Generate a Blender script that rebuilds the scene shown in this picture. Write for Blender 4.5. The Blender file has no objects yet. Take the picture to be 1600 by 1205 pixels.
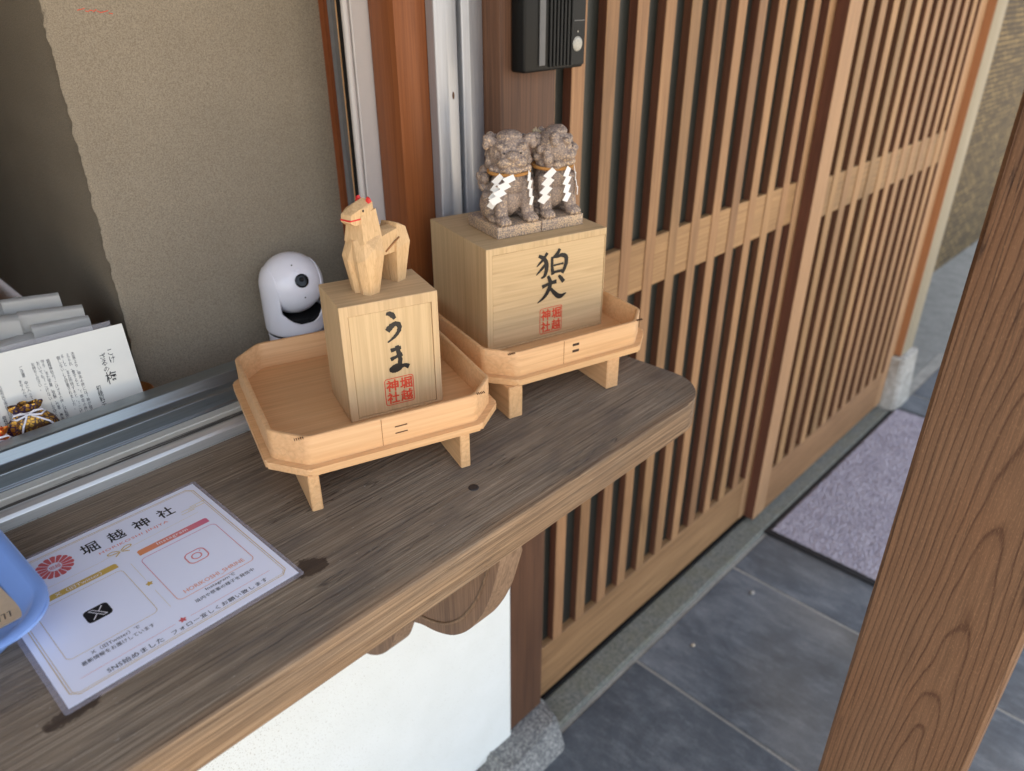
import bpy, bmesh, math, random
from mathutils import Vector, Matrix
random.seed(7)
SC = bpy.context.scene
COL = SC.collection
R = math.radians

# ------------------------------------------------------------------ camera, sky, sun, exposure
cam_d = bpy.data.cameras.new('camera'); cam = bpy.data.objects.new('camera', cam_d); COL.objects.link(cam)
SC.camera = cam
_r = Vector((0.69638264, -0.71766802, -0.00195664)); _u = Vector((0.34458805, 0.33197385, 0.87809592)); _d = Vector((0.6295318, 0.61216499, -0.47848065))
_m = Matrix((_r, _u, -_d)).transposed().to_4x4(); _m.translation = Vector((0, 0, 1.6)); cam.matrix_world = _m
cam_d.sensor_width = 36; cam_d.lens = 26.562; cam_d.clip_start = 0.02; cam_d.clip_end = 500
cam_d.dof.use_dof = True; cam_d.dof.focus_distance = 0.84; cam_d.dof.aperture_fstop = 4.6

SUN_DIR = Vector((-0.42, 0.20, 0.88)).normalized()      # towards the sun: high, behind the eave
world = bpy.data.worlds.new('World'); SC.world = world; world.use_nodes = True
wn = world.node_tree.nodes; wl = world.node_tree.links
sky = wn.new('ShaderNodeTexSky'); sky.sky_type = 'NISHITA'; sky.sun_disc = False
sky.sun_elevation = math.asin(SUN_DIR.z); sky.sun_rotation = math.atan2(SUN_DIR.x, SUN_DIR.y)
sky.air_density = 1.0; sky.dust_density = 2.5; sky.ozone_density = 1.0
bg = wn['Background']; bg.inputs['Strength'].default_value = 0.15
hs = wn.new('ShaderNodeHueSaturation'); hs.inputs['Saturation'].default_value = 0.5
wl.new(sky.outputs['Color'], hs.inputs['Color']); wl.new(hs.outputs['Color'], bg.inputs['Color'])
sun_d = bpy.data.lights.new('sun', 'SUN'); sun = bpy.data.objects.new('sun', sun_d); COL.objects.link(sun)
sun_d.energy = 2.7; sun_d.angle = R(0.53); sun_d.color = (1.0, 0.93, 0.82)
sun.rotation_euler = SUN_DIR.to_track_quat('Z', 'Y').to_euler()
SC.view_settings.view_transform = 'Standard'; SC.view_settings.look = 'None'
SC.view_settings.exposure = 1.98; SC.view_settings.gamma = 1; SC.view_settings.use_curve_mapping = False
SC.render.engine = 'CYCLES'
SC.cycles.max_bounces = 10; SC.cycles.diffuse_bounces = 5

# ------------------------------------------------------------------ helpers
def lin(r, g, b):
    f = lambda c: c/12.92 if c <= 0.04045 else ((c+0.055)/1.055)**2.4
    return (f(r/255), f(g/255), f(b/255), 1)

def link_obj(name, me, parent=None, mat=None):
    o = bpy.data.objects.new(name, me); COL.objects.link(o)
    if parent: o.parent = parent
    if mat and not me.materials: me.materials.append(mat)
    return o

def obj(name, bm, mat=None, parent=None, smooth=False, angle=None):
    me = bpy.data.meshes.new(name)
    bmesh.ops.recalc_face_normals(bm, faces=bm.faces)
    bm.to_mesh(me); bm.free()
    if smooth:
        me.polygons.foreach_set('use_smooth', [True]*len(me.polygons))
        if angle is not None: me.set_sharp_from_angle(angle=R(angle))
    return link_obj(name, me, parent, mat)

def thing(name, label, cat, loc=(0, 0, 0), rz=0, group=None, rot=None):
    o = bpy.data.objects.new(name, None); COL.objects.link(o); o.empty_display_size = 0.05
    o.location = loc; o.rotation_euler = rot if rot else (0, 0, rz)
    return tag(o, label, cat, group)

def tag(o, label=None, cat=None, group=None, kind=None):
    for k, v in (('label', label), ('category', cat), ('group', group), ('kind', kind)):
        if v: o[k] = v
    return o

def NB(): return bmesh.new()

def box(bm, x0, x1, y0, y1, z0, z1, bevel=0, seg=1):
    vs = [bm.verts.new((x, y, z)) for z in (z0, z1) for y in (y0, y1) for x in (x0, x1)]
    fs = [bm.faces.new([vs[i] for i in q]) for q in ((0, 2, 3, 1), (4, 5, 7, 6), (0, 1, 5, 4), (2, 6, 7, 3), (0, 4, 6, 2), (1, 3, 7, 5))]
    if bevel:
        es = list({e for f in fs for e in f.edges})
        bmesh.ops.bevel(bm, geom=es, offset=bevel, segments=seg, profile=0.5, affect='EDGES')
    return bm

def prism(bm, poly, z0, z1, ax='Z', bevel=0, seg=2):
    P = {'Z': lambda a, b, c: (a, b, c), 'X': lambda a, b, c: (c, a, b), 'Y': lambda a, b, c: (a, c, b)}[ax]
    lo = [bm.verts.new(P(a, b, z0)) for a, b in poly]; hi = [bm.verts.new(P(a, b, z1)) for a, b in poly]
    n = len(poly); fs = [bm.faces.new(lo[::-1]), bm.faces.new(hi)]
    for i in range(n): fs.append(bm.faces.new((lo[i], lo[(i+1) % n], hi[(i+1) % n], hi[i])))
    if bevel:
        es = [e for e in fs[1].edges] + [e for e in fs[0].edges]
        bmesh.ops.bevel(bm, geom=es, offset=bevel, segments=seg, profile=0.5, affect='EDGES')
    return bm

def tube(bm, pts, r, n=8, closed=False, taper=None):
    pts = [Vector(p) for p in pts]; rings = []
    up = Vector((0.13, 0.21, 0.97)).normalized()
    for i, p in enumerate(pts):
        a = pts[i-1] if (i > 0 or closed) else p; b = pts[(i+1) % len(pts)] if (i < len(pts)-1 or closed) else p
        t = (b-a).normalized(); s = t.cross(up)
        if s.length < 0.05: s = t.cross(Vector((1, 0, 0)))
        s.normalize(); w = s.cross(t); rr = r*(taper[i] if taper else 1)
        rings.append([bm.verts.new(p + (s*math.cos(2*math.pi*k/n) + w*math.sin(2*math.pi*k/n))*rr) for k in range(n)])
    m = len(rings)
    for i in range(m if closed else m-1):
        A, B = rings[i], rings[(i+1) % m]
        for k in range(n): bm.faces.new((A[k], A[(k+1) % n], B[(k+1) % n], B[k]))
    if not closed: bm.faces.new(rings[0][::-1]); bm.faces.new(rings[-1])
    return bm

def lathe(bm, prof, n=40, c=(0, 0)):
    rings = []
    for r, z in prof:
        if r < 1e-6: rings.append([bm.verts.new((c[0], c[1], z))])
        else: rings.append([bm.verts.new((c[0]+r*math.cos(2*math.pi*k/n), c[1]+r*math.sin(2*math.pi*k/n), z)) for k in range(n)])
    for A, B in zip(rings, rings[1:]):
        for k in range(n):
            a = [A[k % len(A)], A[(k+1) % len(A)], B[(k+1) % len(B)], B[k % len(B)]]
            u = []
            for v in a:
                if v not in u: u.append(v)
            if len(u) > 2: bm.faces.new(u)
    return bm

def hull(bm, pts):
    vs = [bm.verts.new(p) for p in pts]
    r = bmesh.ops.convex_hull(bm, input=vs)
    junk = [g for g in r['geom_interior'] + r['geom_unused'] if isinstance(g, bmesh.types.BMVert)]
    if junk: bmesh.ops.delete(bm, geom=list(set(junk)), context='VERTS')
    return bm

def ball(bm, c, r, rot=None, u=14, v=10):
    if not hasattr(r, '__len__'): r = (r, r, r)
    M = Matrix.Translation(c) @ (rot.to_matrix().to_4x4() if rot else Matrix()) @ Matrix.Diagonal((*r, 1))
    bmesh.ops.create_uvsphere(bm, u_segments=u, v_segments=v, radius=1, matrix=M); return bm

def evaluated(o):
    dg = bpy.context.evaluated_depsgraph_get(); dg.update()
    return bpy.data.meshes.new_from_object(o.evaluated_get(dg))

def remeshed(bm, voxel, smooth_it=6, disp=None):
    me = bpy.data.meshes.new('tmp'); bmesh.ops.recalc_face_normals(bm, faces=bm.faces); bm.to_mesh(me); bm.free()
    o = bpy.data.objects.new('tmp', me); COL.objects.link(o)
    m = o.modifiers.new('r', 'REMESH'); m.mode = 'VOXEL'; m.voxel_size = voxel
    s = o.modifiers.new('s', 'SMOOTH'); s.factor = 0.5; s.iterations = smooth_it
    me2 = evaluated(o); bpy.data.objects.remove(o); bpy.data.meshes.remove(me)
    me2.polygons.foreach_set('use_smooth', [True]*len(me2.polygons))
    return me2

def rounded_poly(pts, rad, n=6):
    out = []; m = len(pts)
    for i in range(m):
        p = Vector(pts[i]); a = (Vector(pts[i-1])-p); b = (Vector(pts[(i+1) % m])-p)
        r = rad[i] if hasattr(rad, '__len__') else rad
        if r <= 0: out.append(tuple(p)); continue
        al, bl = a.normalized(), b.normalized()
        ang = al.angle(bl); d = min(r/math.tan(ang/2), a.length*0.49, b.length*0.49); r2 = d*math.tan(ang/2)
        c = p + (al+bl).normalized()*(r2/math.sin(ang/2))
        s = p+al*d-c; e = p+bl*d-c
        tot = s.angle_signed(e)
        for k in range(n+1):
            q = s.copy(); q.rotate(Matrix.Rotation(-tot*k/n, 2)); out.append(tuple(c+q))
    return out

# flat print: text and brush strokes as thin sheets of ink just proud of the surface they lie on
def text_mesh(body, w=None, h=None, x=0, y=0, spacing=1.0, line=1.0, off=0.0, res=2, shear=0.0):
    c = bpy.data.curves.new('t', 'FONT'); c.body = body; c.space_character = spacing; c.space_line = line
    c.resolution_u = res; c.offset = off; c.shear = shear; c.fill_mode = 'FRONT'
    o = bpy.data.objects.new('t', c); COL.objects.link(o); me = evaluated(o)
    bpy.data.objects.remove(o); bpy.data.curves.remove(c)
    xs = [v.co.x for v in me.vertices]; ys = [v.co.y for v in me.vertices]
    x0, x1, y0, y1 = min(xs), max(xs), min(ys), max(ys)
    sx = w/(x1-x0) if w else h/(y1-y0); sy = h/(y1-y0) if h else sx
    for v in me.vertices: v.co = ((v.co.x-x0)*sx+x, (v.co.y-y0)*sy+y, 0)
    me.materials.clear()
    return me

def print_obj(name, mes, mat, parent, z=0.0, M=None):
    bm = NB()
    for me in mes: bm.from_mesh(me); bpy.data.meshes.remove(me)
    for v in bm.verts: v.co.z += z
    if M: bmesh.ops.transform(bm, matrix=M, verts=bm.verts)
    me = bpy.data.meshes.new(name); bm.to_mesh(me); bm.free()
    return link_obj(name, me, parent, mat)

def ribbon(bm, pts, widths, z=0.0, sub=6, rough=0.0):
    pts = [Vector((p[0], p[1])) for p in pts]; P = []; W = []
    n = len(pts)
    if not hasattr(widths, '__len__'): widths = [widths]*n
    for i in range(n-1):
        p0 = pts[max(i-1, 0)]; p1 = pts[i]; p2 = pts[i+1]; p3 = pts[min(i+2, n-1)]
        for k in range(sub):
            t = k/sub
            P.append(0.5*((2*p1)+(p2-p0)*t+(2*p0-5*p1+4*p2-p3)*t*t+(3*p1-p0-3*p2+p3)*t**3)); W.append(widths[i]*(1-t)+widths[i+1]*t)
    P.append(pts[-1]); W.append(widths[-1])
    L = []; Rr = []
    for i, p in enumerate(P):
        t = (P[min(i+1, len(P)-1)]-P[max(i-1, 0)]); t = t.normalized() if t.length > 0 else Vector((1, 0)); nn = Vector((-t.y, t.x))
        a = W[i]/2*(1+random.uniform(-rough, rough)); b = W[i]/2*(1+random.uniform(-rough, rough))
        e = t*W[i]*0.25*(1 if i == len(P)-1 else -1 if i == 0 else 0)
        q = p+nn*a+e; L.append(bm.verts.new((q.x, q.y, z))); q = p-nn*b+e; Rr.append(bm.verts.new((q.x, q.y, z)))
    for i in range(len(P)-1): bm.faces.new((L[i], Rr[i], Rr[i+1], L[i+1]))
    return bm

def loop_line(bm, poly, w, z=0):
    n = len(poly); inn = []; out = []
    for i in range(n):
        p = Vector(poly[i]); a = (p-Vector(poly[i-1])); b = (Vector(poly[(i+1) % n])-p)
        a = a.normalized() if a.length else b.normalized(); b = b.normalized() if b.length else a
        t = (a+b).normalized(); nn = Vector((-t.y, t.x)); k = max(0.5, t.dot(a))
        q = p+nn*w/2/k; inn.append(bm.verts.new((q.x, q.y, z))); q = p-nn*w/2/k; out.append(bm.verts.new((q.x, q.y, z)))
    for i in range(n): bm.faces.new((inn[i], out[i], out[(i+1) % n], inn[(i+1) % n]))

def flat(bm, poly, z=0): bm.faces.new([bm.verts.new((p[0], p[1], z)) for p in poly])

def flat_obj(name, bm, mat, parent, M=None):
    bmesh.ops.recalc_face_normals(bm, faces=bm.faces)
    if M: bmesh.ops.transform(bm, matrix=M, verts=bm.verts)
    me = bpy.data.meshes.new(name); bm.to_mesh(me); bm.free()
    return link_obj(name, me, parent, mat)

# ------------------------------------------------------------------ materials
class NT:
    def __init__(s, name):
        s.m = bpy.data.materials.new(name); s.m.use_nodes = True; s.n = s.m.node_tree.nodes; s.l = s.m.node_tree.links
        s.b = s.n['Principled BSDF']
    def new(s, t, **kw):
        x = s.n.new('ShaderNode'+t)
        for k, v in kw.items():
            if k in ('op',): x.operation = v
            else: setattr(x, k, v)
        return x
    def ln(s, a, b): s.l.new(a, b)
    def coords(s, scale=(1, 1, 1), rot=(0, 0, 0), rand=True, loc=(0, 0, 0)):
        tc = s.new('TexCoord'); mp = s.new('Mapping'); mp.inputs['Scale'].default_value = scale; mp.inputs['Rotation'].default_value = rot; mp.inputs['Location'].default_value = loc
        src = tc.outputs['Object']
        if rand:
            oi = s.new('ObjectInfo'); ml = s.new('VectorMath', op='SCALE'); ml.inputs[0].default_value = (7.3, 5.1, 3.7)
            s.ln(oi.outputs['Random'], ml.inputs['Scale']); ad = s.new('VectorMath', op='ADD'); s.ln(src, ad.inputs[0]); s.ln(ml.outputs[0], ad.inputs[1]); src = ad.outputs[0]
        s.ln(src, mp.inputs['Vector']); return mp.outputs['Vector']
    def noise(s, vec, scale, detail=4, rough=0.55, dist=0):
        x = s.new('TexNoise'); s.ln(vec, x.inputs['Vector']); x.inputs['Scale'].default_value = scale; x.inputs['Detail'].default_value = detail
        x.inputs['Roughness'].default_value = rough; x.inputs['Distortion'].default_value = dist; return x.outputs['Fac']
    def ramp(s, fac, stops):
        x = s.new('ValToRGB'); e = x.color_ramp.elements
        while len(e) < len(stops): e.new(0.5)
        for el, (p, c) in zip(e, stops): el.position = p; el.color = c if len(c) == 4 else (*c, 1)
        s.ln(fac, x.inputs['Fac']); return x.outputs['Color']
    def mix(s, fac, a, b, mode='MIX'):
        x = s.new('Mix'); x.data_type = 'RGBA'; x.blend_type = mode
        for v, i in ((fac, 0), (a, 6), (b, 7)):
            if hasattr(v, 'is_output') or isinstance(v, bpy.types.NodeSocket): s.ln(v, x.inputs[i])
            else: x.inputs[i].default_value = v
        return x.outputs[2]
    def math(s, op, a, b=0.0, clamp=False):
        x = s.new('Math', op=op); x.use_clamp = clamp
        for v, i in ((a, 0), (b, 1)):
            if isinstance(v, bpy.types.NodeSocket): s.ln(v, x.inputs[i])
            else: x.inputs[i].default_value = v
        return x.outputs[0]
    def set(s, **kw):
        for k, v in kw.items():
            i = s.b.inputs[k.replace('_', ' ')]
            if isinstance(v, bpy.types.NodeSocket): s.ln(v, i)
            else: i.default_value = v
        return s
    def bump(s, h, strength=0.3, dist=0.001):
        x = s.new('Bump'); x.inputs['Strength'].default_value = strength; x.inputs['Distance'].default_value = dist
        s.ln(h, x.inputs['Height']); s.ln(x.outputs['Normal'], s.b.inputs['Normal'])
    def vary(s, col, amt=0.12, hue=0.0):
        oi = s.new('ObjectInfo'); h = s.new('HueSaturation'); s.ln(col, h.inputs['Color'])
        mr = s.new('MapRange'); mr.inputs['To Min'].default_value = 1-amt; mr.inputs['To Max'].default_value = 1+amt
        s.ln(oi.outputs['Random'], mr.inputs['Value']); s.ln(mr.outputs[0], h.inputs['Value'])
        if hue:
            m2 = s.new('MapRange'); m2.inputs['To Min'].default_value = 0.5-hue; m2.inputs['To Max'].default_value = 0.5+hue
            fr = s.math('FRACT', s.math('MULTIPLY', oi.outputs['Random'], 17.3)); s.ln(fr, m2.inputs['Value']); s.ln(m2.outputs[0], h.inputs['Hue'])
        return h.outputs['Color']

def plain(name, col, rough=0.5, metal=0.0, spec=0.5, coat=0.0, var=0.06, nscale=60, bump=0.0):
    t = NT(name); v = t.coords(rand=False)
    n = t.noise(v, nscale, 4); a = tuple(c*(1-var) for c in col[:3])+(1,); b = tuple(min(1, c*(1+var)) for c in col[:3])+(1,)
    t.set(Base_Color=t.ramp(n, [(0.3, a), (0.7, b)]), Roughness=rough, Metallic=metal, Specular_IOR_Level=spec, Coat_Weight=coat)
    if bump: t.bump(n, bump, 0.0005)
    return t.m

def wood(name, dark, light, axis='Z', grain=120, stretch=0.03, rough=0.55, line_dark=None, line_scale=60, line_amt=0.5, var=0.1, hue=0.006, bump=0.12, blotch=0.25, spec=0.35):
    """long fine fibre along one axis, wider growth bands, slow blotches"""
    t = NT(name); sc = {'X': (stretch, 1, 1), 'Y': (1, stretch, 1), 'Z': (1, 1, stretch)}[axis]
    v = t.coords(sc)
    fine = t.noise(v, grain*3, 5, 0.65); band = t.noise(v, line_scale, 2, 0.4, 0.4); slow = t.noise(t.coords(tuple(0.3+0.7*c for c in sc)), 9, 3)
    c = t.ramp(fine, [(0.28, dark), (0.72, light)])
    if line_dark is None: line_dark = tuple(x*0.62 for x in dark[:3])+(1,)
    lines = t.ramp(t.math('FRACT', t.math('MULTIPLY', band, 7.0)), [(0.0, (0, 0, 0, 1)), (0.62, (0, 0, 0, 1)), (0.9, (1, 1, 1, 1)), (1.0, (0, 0, 0, 1))])
    c = t.mix(t.math('MULTIPLY', lines, line_amt), c, line_dark)
    c = t.mix(t.math('MULTIPLY', t.ramp(slow, [(0.35, (0, 0, 0, 1)), (0.75, (1, 1, 1, 1))]), blotch), c, tuple(x*0.6 for x in dark[:3])+(1,))
    c = t.vary(c, var, hue)
    t.set(Base_Color=c, Roughness=t.math('ADD', t.math('MULTIPLY', fine, 0.2), rough-0.1), Specular_IOR_Level=spec)
    if bump: t.bump(t.math('SUBTRACT', fine, t.math('MULTIPLY', lines, 0.5)), bump, 0.0006)
    return t.m

M = {}
HIN_D, HIN_L = lin(213, 163, 112), lin(231, 187, 136)
for ax in 'XYZ':
    M['hinoki'+ax] = wood('hinoki '+ax, HIN_D, HIN_L, ax, 90, 0.025, 0.5, line_scale=45, line_amt=0.22, var=0.03, hue=0.002, bump=0.06, blotch=0.12)
    M['paulownia'+ax] = wood('paulownia '+ax, lin(192, 162, 119), lin(215, 186, 143), ax, 110, 0.02, 0.62, line_scale=38, line_amt=0.24, line_dark=lin(160, 130, 92), var=0.02, hue=0.002, bump=0.1, blotch=0.1)
    M['lattice'+ax] = wood('lattice '+ax, lin(130, 95, 62), lin(178, 139, 97), ax, 120, 0.02, 0.6, line_scale=40, line_amt=0.4, var=0.18, hue=0.007, blotch=0.45)
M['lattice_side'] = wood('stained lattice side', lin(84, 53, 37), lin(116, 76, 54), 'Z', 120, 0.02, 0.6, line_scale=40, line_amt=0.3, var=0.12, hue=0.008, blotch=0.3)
M['lattice_pale'] = wood('lattice pale', lin(150, 116, 80), lin(186, 150, 108), 'Z', 120, 0.02, 0.6, line_scale=40, line_amt=0.2, var=0.06)
M['column'] = wood('stained column', lin(118, 65, 32), lin(150, 88, 48), 'Z', 110, 0.015, 0.42, line_scale=60, line_amt=0.3, line_dark=lin(104, 54, 26), var=0.02, blotch=0.3)
M['door_post'] = wood('door post', lin(80, 54, 38), lin(114, 82, 58), 'Z', 120, 0.015, 0.6, line_scale=50, line_amt=0.45, var=0.04, blotch=0.4)
M['far_post'] = wood('far post', lin(146, 92, 58), lin(172, 114, 74), 'Z', 100, 0.02, 0.6, line_amt=0.2, var=0.03)
M['bleached'] = wood('bleached post front', lin(140, 128, 106), lin(172, 160, 136), 'Z', 100, 0.02, 0.7, line_amt=0.3, var=0.0)
M['carved'] = wood('carved horse wood', lin(200, 164, 116), lin(222, 189, 142), 'Z', 200, 0.05, 0.6, line_scale=160, line_amt=0.3, line_dark=lin(170, 132, 80), var=0.0, bump=0.15, blotch=0.15)
M['bracket'] = wood('bracket', lin(100, 77, 58), lin(146, 118, 92), 'Z', 130, 0.03, 0.65, line_scale=60, line_amt=0.5, var=0.05, blotch=0.4)
M['bracket_edge'] = wood('worn bracket edge', lin(118, 96, 74), lin(168, 142, 114), 'Z', 130, 0.03, 0.65, line_scale=60, line_amt=0.5, var=0.0, blotch=0.4)  # bracket wood lightened: front light painted into the edge faces
M['eave'] = wood('eave boards', lin(120, 88, 60), lin(150, 112, 78), 'X', 80, 0.02, 0.7, var=0.1)
M['bowl'] = wood('bowl', lin(150, 92, 48), lin(180, 118, 66), 'X', 90, 0.05, 0.4, var=0.02)

def shelf_mat():
    t = NT('weathered shelf board'); v = t.coords((0.012, 1, 1), rand=False); v1 = t.coords((1, 1, 1), rand=False)
    fine = t.noise(v, 420, 6, 0.7); mid = t.noise(v, 110, 3, 0.5, 0.3); slow = t.noise(v1, 7, 4, 0.6); blot = t.noise(t.coords((0.35, 1, 1), rand=False), 16, 4, 0.6)
    hair = t.noise(t.coords((0.006, 1, 1), rand=False), 1000, 4, 0.8)
    fine2 = t.math('ADD', t.math('MULTIPLY', fine, 0.55), t.math('MULTIPLY', hair, 0.45))
    c = t.ramp(fine2, [(0.34, lin(72, 61, 50)), (0.46, lin(120, 106, 89)), (0.55, lin(144, 129, 110)), (0.67, lin(180, 165, 143))])
    line = t.ramp(t.math('FRACT', t.math('MULTIPLY', mid, 11.0)), [(0.0, (1, 1, 1, 1)), (0.08, (0, 0, 0, 1)), (0.86, (0, 0, 0, 1)), (1.0, (1, 1, 1, 1))])
    c = t.mix(t.math('MULTIPLY', t.math('MULTIPLY', line, hair), 1.15), c, lin(58, 49, 42))
    crack = t.ramp(t.math('ABSOLUTE', t.math('SUBTRACT', t.noise(t.coords((0.05, 1, 1), rand=False), 34, 4, 0.6, 0.3), 0.5)), [(0.0, (1, 1, 1, 1)), (0.008, (0, 0, 0, 1))])
    c = t.mix(t.math('MULTIPLY', crack, t.ramp(slow, [(0.42, (0, 0, 0, 1)), (0.55, (0.8, 0.8, 0.8, 1))])), c, lin(42, 35, 30))
    c = t.mix(t.math('MULTIPLY', t.ramp(slow, [(0.42, (0, 0, 0, 1)), (0.66, (1, 1, 1, 1))]), 0.55), c, t.mix(0.5, c, lin(84, 66, 48)))
    c = t.mix(t.math('MULTIPLY', t.ramp(blot, [(0.53, (0, 0, 0, 1)), (0.66, (1, 1, 1, 1))]), 0.55), c, lin(86, 78, 72))
    spk = t.noise(t.coords((0.3, 1, 1), rand=False), 260, 3, 0.8)
    c = t.mix(t.math('MULTIPLY', t.ramp(spk, [(0.66, (0, 0, 0, 1)), (0.74, (1, 1, 1, 1))]), 0.6), c, lin(196, 188, 174))
    # tanner grain blended in towards the front lip of the board
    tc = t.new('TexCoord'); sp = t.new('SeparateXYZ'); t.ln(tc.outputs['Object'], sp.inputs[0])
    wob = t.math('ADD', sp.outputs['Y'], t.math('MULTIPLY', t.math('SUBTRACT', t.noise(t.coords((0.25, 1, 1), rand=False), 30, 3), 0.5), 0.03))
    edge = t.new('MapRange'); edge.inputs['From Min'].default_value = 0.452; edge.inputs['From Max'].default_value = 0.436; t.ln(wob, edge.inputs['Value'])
    front_tan = t.ramp(fine2, [(0.36, lin(82, 64, 48)), (0.5, lin(136, 109, 82)), (0.64, lin(174, 144, 110))])
    c = t.mix(t.math('MULTIPLY', edge.outputs[0], 0.8), c, front_tan)
    # two soaked dark marks
    for (x, y, rx, ry) in ((0.262, 0.5265, 0.020, 0.017), (0.045, 0.5165, 0.024, 0.011)):
        cx = t.math('DIVIDE', t.math('SUBTRACT', sp.outputs['X'], x), rx); cy = t.math('DIVIDE', t.math('SUBTRACT', sp.outputs['Y'], y), ry)
        d = t.math('ADD', t.math('MULTIPLY', cx, cx), t.math('MULTIPLY', cy, cy)); d = t.math('ADD', d, t.math('MULTIPLY', t.math('SUBTRACT', t.noise(t.coords((0.6, 1, 1), rand=False), 75, 6, 0.7), 0.5), 3.4))
        mk = t.ramp(d, [(0.62, (1, 1, 1, 1)), (0.86, (0, 0, 0, 1))])
        c = t.mix(t.math('MULTIPLY', mk, 0.85), c, lin(52, 38, 28))
    t.set(Base_Color=c, Roughness=t.math('ADD', t.math('MULTIPLY', slow, 0.25), 0.5), Specular_IOR_Level=0.35)
    t.bump(t.math('SUBTRACT', fine2, t.math('ADD', t.math('MULTIPLY', line, 0.4), crack)), 0.6, 0.0012)
    return t.m
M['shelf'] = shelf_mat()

def post_mat():
    """plain-sawn face: growth rings of a leaning trunk axis cut by the face of the post"""
    t = NT('plain sawn post'); tc = t.new('TexCoord'); sp = t.new('SeparateXYZ'); t.ln(tc.outputs['Object'], sp.inputs[0])
    wob = t.noise(t.coords((1, 1, 0.25), rand=False), 6, 3, 0.5); wob2 = t.noise(t.coords((1, 1, 0.35), rand=False), 16, 2)
    y = t.math('ADD', t.math('SUBTRACT', sp.outputs['Y'], 0.073), t.math('MULTIPLY', t.math('SUBTRACT', wob, 0.5), 0.024))
    x = t.math('ADD', t.math('SUBTRACT', t.math('MULTIPLY', sp.outputs['Z'], 0.058), sp.outputs['X']), 0.80-0.0225)
    x = t.math('ADD', x, t.math('MULTIPLY', t.math('SUBTRACT', wob2, 0.5), 0.012))
    r = t.math('SQRT', t.math('ADD', t.math('MULTIPLY', y, y), t.math('MULTIPLY', x, x)))
    r = t.math('ADD', r, t.math('MULTIPLY', t.noise(t.coords((1, 1, 0.1), rand=False), 30, 3), 0.004))
    rg = t.math('FRACT', t.math('MULTIPLY', r, 165))
    late = t.ramp(rg, [(0.0, (0.55, 0.55, 0.55, 1)), (0.10, (0.05, 0.05, 0.05, 1)), (0.6, (0.08, 0.08, 0.08, 1)), (0.82, (0.28, 0.28, 0.28, 1)), (0.92, (1, 1, 1, 1)), (0.98, (1, 1, 1, 1)), (1.0, (0.55, 0.55, 0.55, 1))])
    fine = t.noise(t.coords((1, 1, 0.02), rand=False), 420, 5, 0.7); spk = t.noise(t.coords((1, 1, 0.3), rand=False), 700, 2)
    slow = t.noise(t.coords((1, 1, 0.4), rand=False), 9, 3)
    c = t.ramp(fine, [(0.25, lin(82, 59, 41)), (0.75, lin(128, 96, 70))])
    c = t.mix(t.math('MULTIPLY', t.ramp(slow, [(0.4, (0, 0, 0, 1)), (0.7, (1, 1, 1, 1))]), 0.3), c, lin(112, 72, 42))
    fib = t.noise(t.coords((1, 1, 0.012), rand=False), 800, 4, 0.8)
    c = t.mix(t.math('MULTIPLY', t.ramp(fib, [(0.3, (1, 1, 1, 1)), (0.5, (0, 0, 0, 1))]), 0.5), c, lin(92, 64, 44))
    c = t.mix(t.math('MULTIPLY', t.math('MULTIPLY', late, t.ramp(fine, [(0.25, (1, 1, 1, 1)), (0.8, (0.55, 0.55, 0.55, 1))])), 0.9), c, lin(64, 38, 22))
    ck = t.ramp(t.math('ABSOLUTE', t.math('SUBTRACT', t.noise(t.coords((1, 1, 0.03), rand=False), 26, 3, 0.6), 0.5)), [(0.0, (1, 1, 1, 1)), (0.006, (0, 0, 0, 1))])
    c = t.mix(t.math('MULTIPLY', ck, t.ramp(slow, [(0.5, (0, 0, 0, 1)), (0.6, (0.85, 0.85, 0.85, 1))])), c, lin(44, 26, 16))
    c = t.mix(t.math('MULTIPLY', t.ramp(spk, [(0.55, (0, 0, 0, 1)), (0.8, (1, 1, 1, 1))]), 0.2), c, lin(190, 150, 112))
    # one dark bruise on the face
    dy = t.math('DIVIDE', t.math('SUBTRACT', sp.outputs['Y'], 0.020), 0.016); dz = t.math('DIVIDE', t.math('SUBTRACT', sp.outputs['Z'], 1.035), 0.05)
    kn = t.ramp(t.math('ADD', t.math('ADD', t.math('MULTIPLY', dy, dy), t.math('MULTIPLY', dz, dz)), t.math('MULTIPLY', wob2, 0.8)), [(0.5, (1, 1, 1, 1)), (1.3, (0, 0, 0, 1))])
    c = t.mix(t.math('MULTIPLY', kn, 0.75), c, lin(46, 28, 18))
    t.set(Base_Color=c, Roughness=t.math('ADD', t.math('MULTIPLY', fine, 0.25), 0.45), Specular_IOR_Level=0.3)
    t.bump(t.math('SUBTRACT', t.math('MULTIPLY', fine, 0.6), late), 0.35, 0.0008)
    return t.m
M['post'] = post_mat()

def plaster(name, a, b, scale=900, bump=0.35, blot=0.2, dist=0.0012):
    t = NT(name); v = t.coords(rand=False)
    n = t.noise(v, scale, 3, 0.7); s = t.noise(v, 7, 4); m = t.noise(v, 240, 3)
    c = t.ramp(n, [(0.3, a), (0.7, b)]); c = t.mix(t.math('MULTIPLY', t.ramp(s, [(0.35, (0, 0, 0, 1)), (0.7, (1, 1, 1, 1))]), blot), c, tuple(x*0.72 for x in a[:3])+(1,))
    dots = t.ramp(t.noise(v, 150, 2, 0.5), [(0.74, (0, 0, 0, 1)), (0.78, (1, 1, 1, 1))]); c = t.mix(t.math('MULTIPLY', dots, 0.5), c, tuple(x*0.45 for x in a[:3])+(1,))
    t.set(Base_Color=c, Roughness=0.95, Specular_IOR_Level=0.15); t.bump(t.math('ADD', n, m), bump, dist); return t.m
M['plaster'] = plaster('sand plaster', lin(126, 115, 98), lin(168, 156, 136), 700, 0.5)
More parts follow.
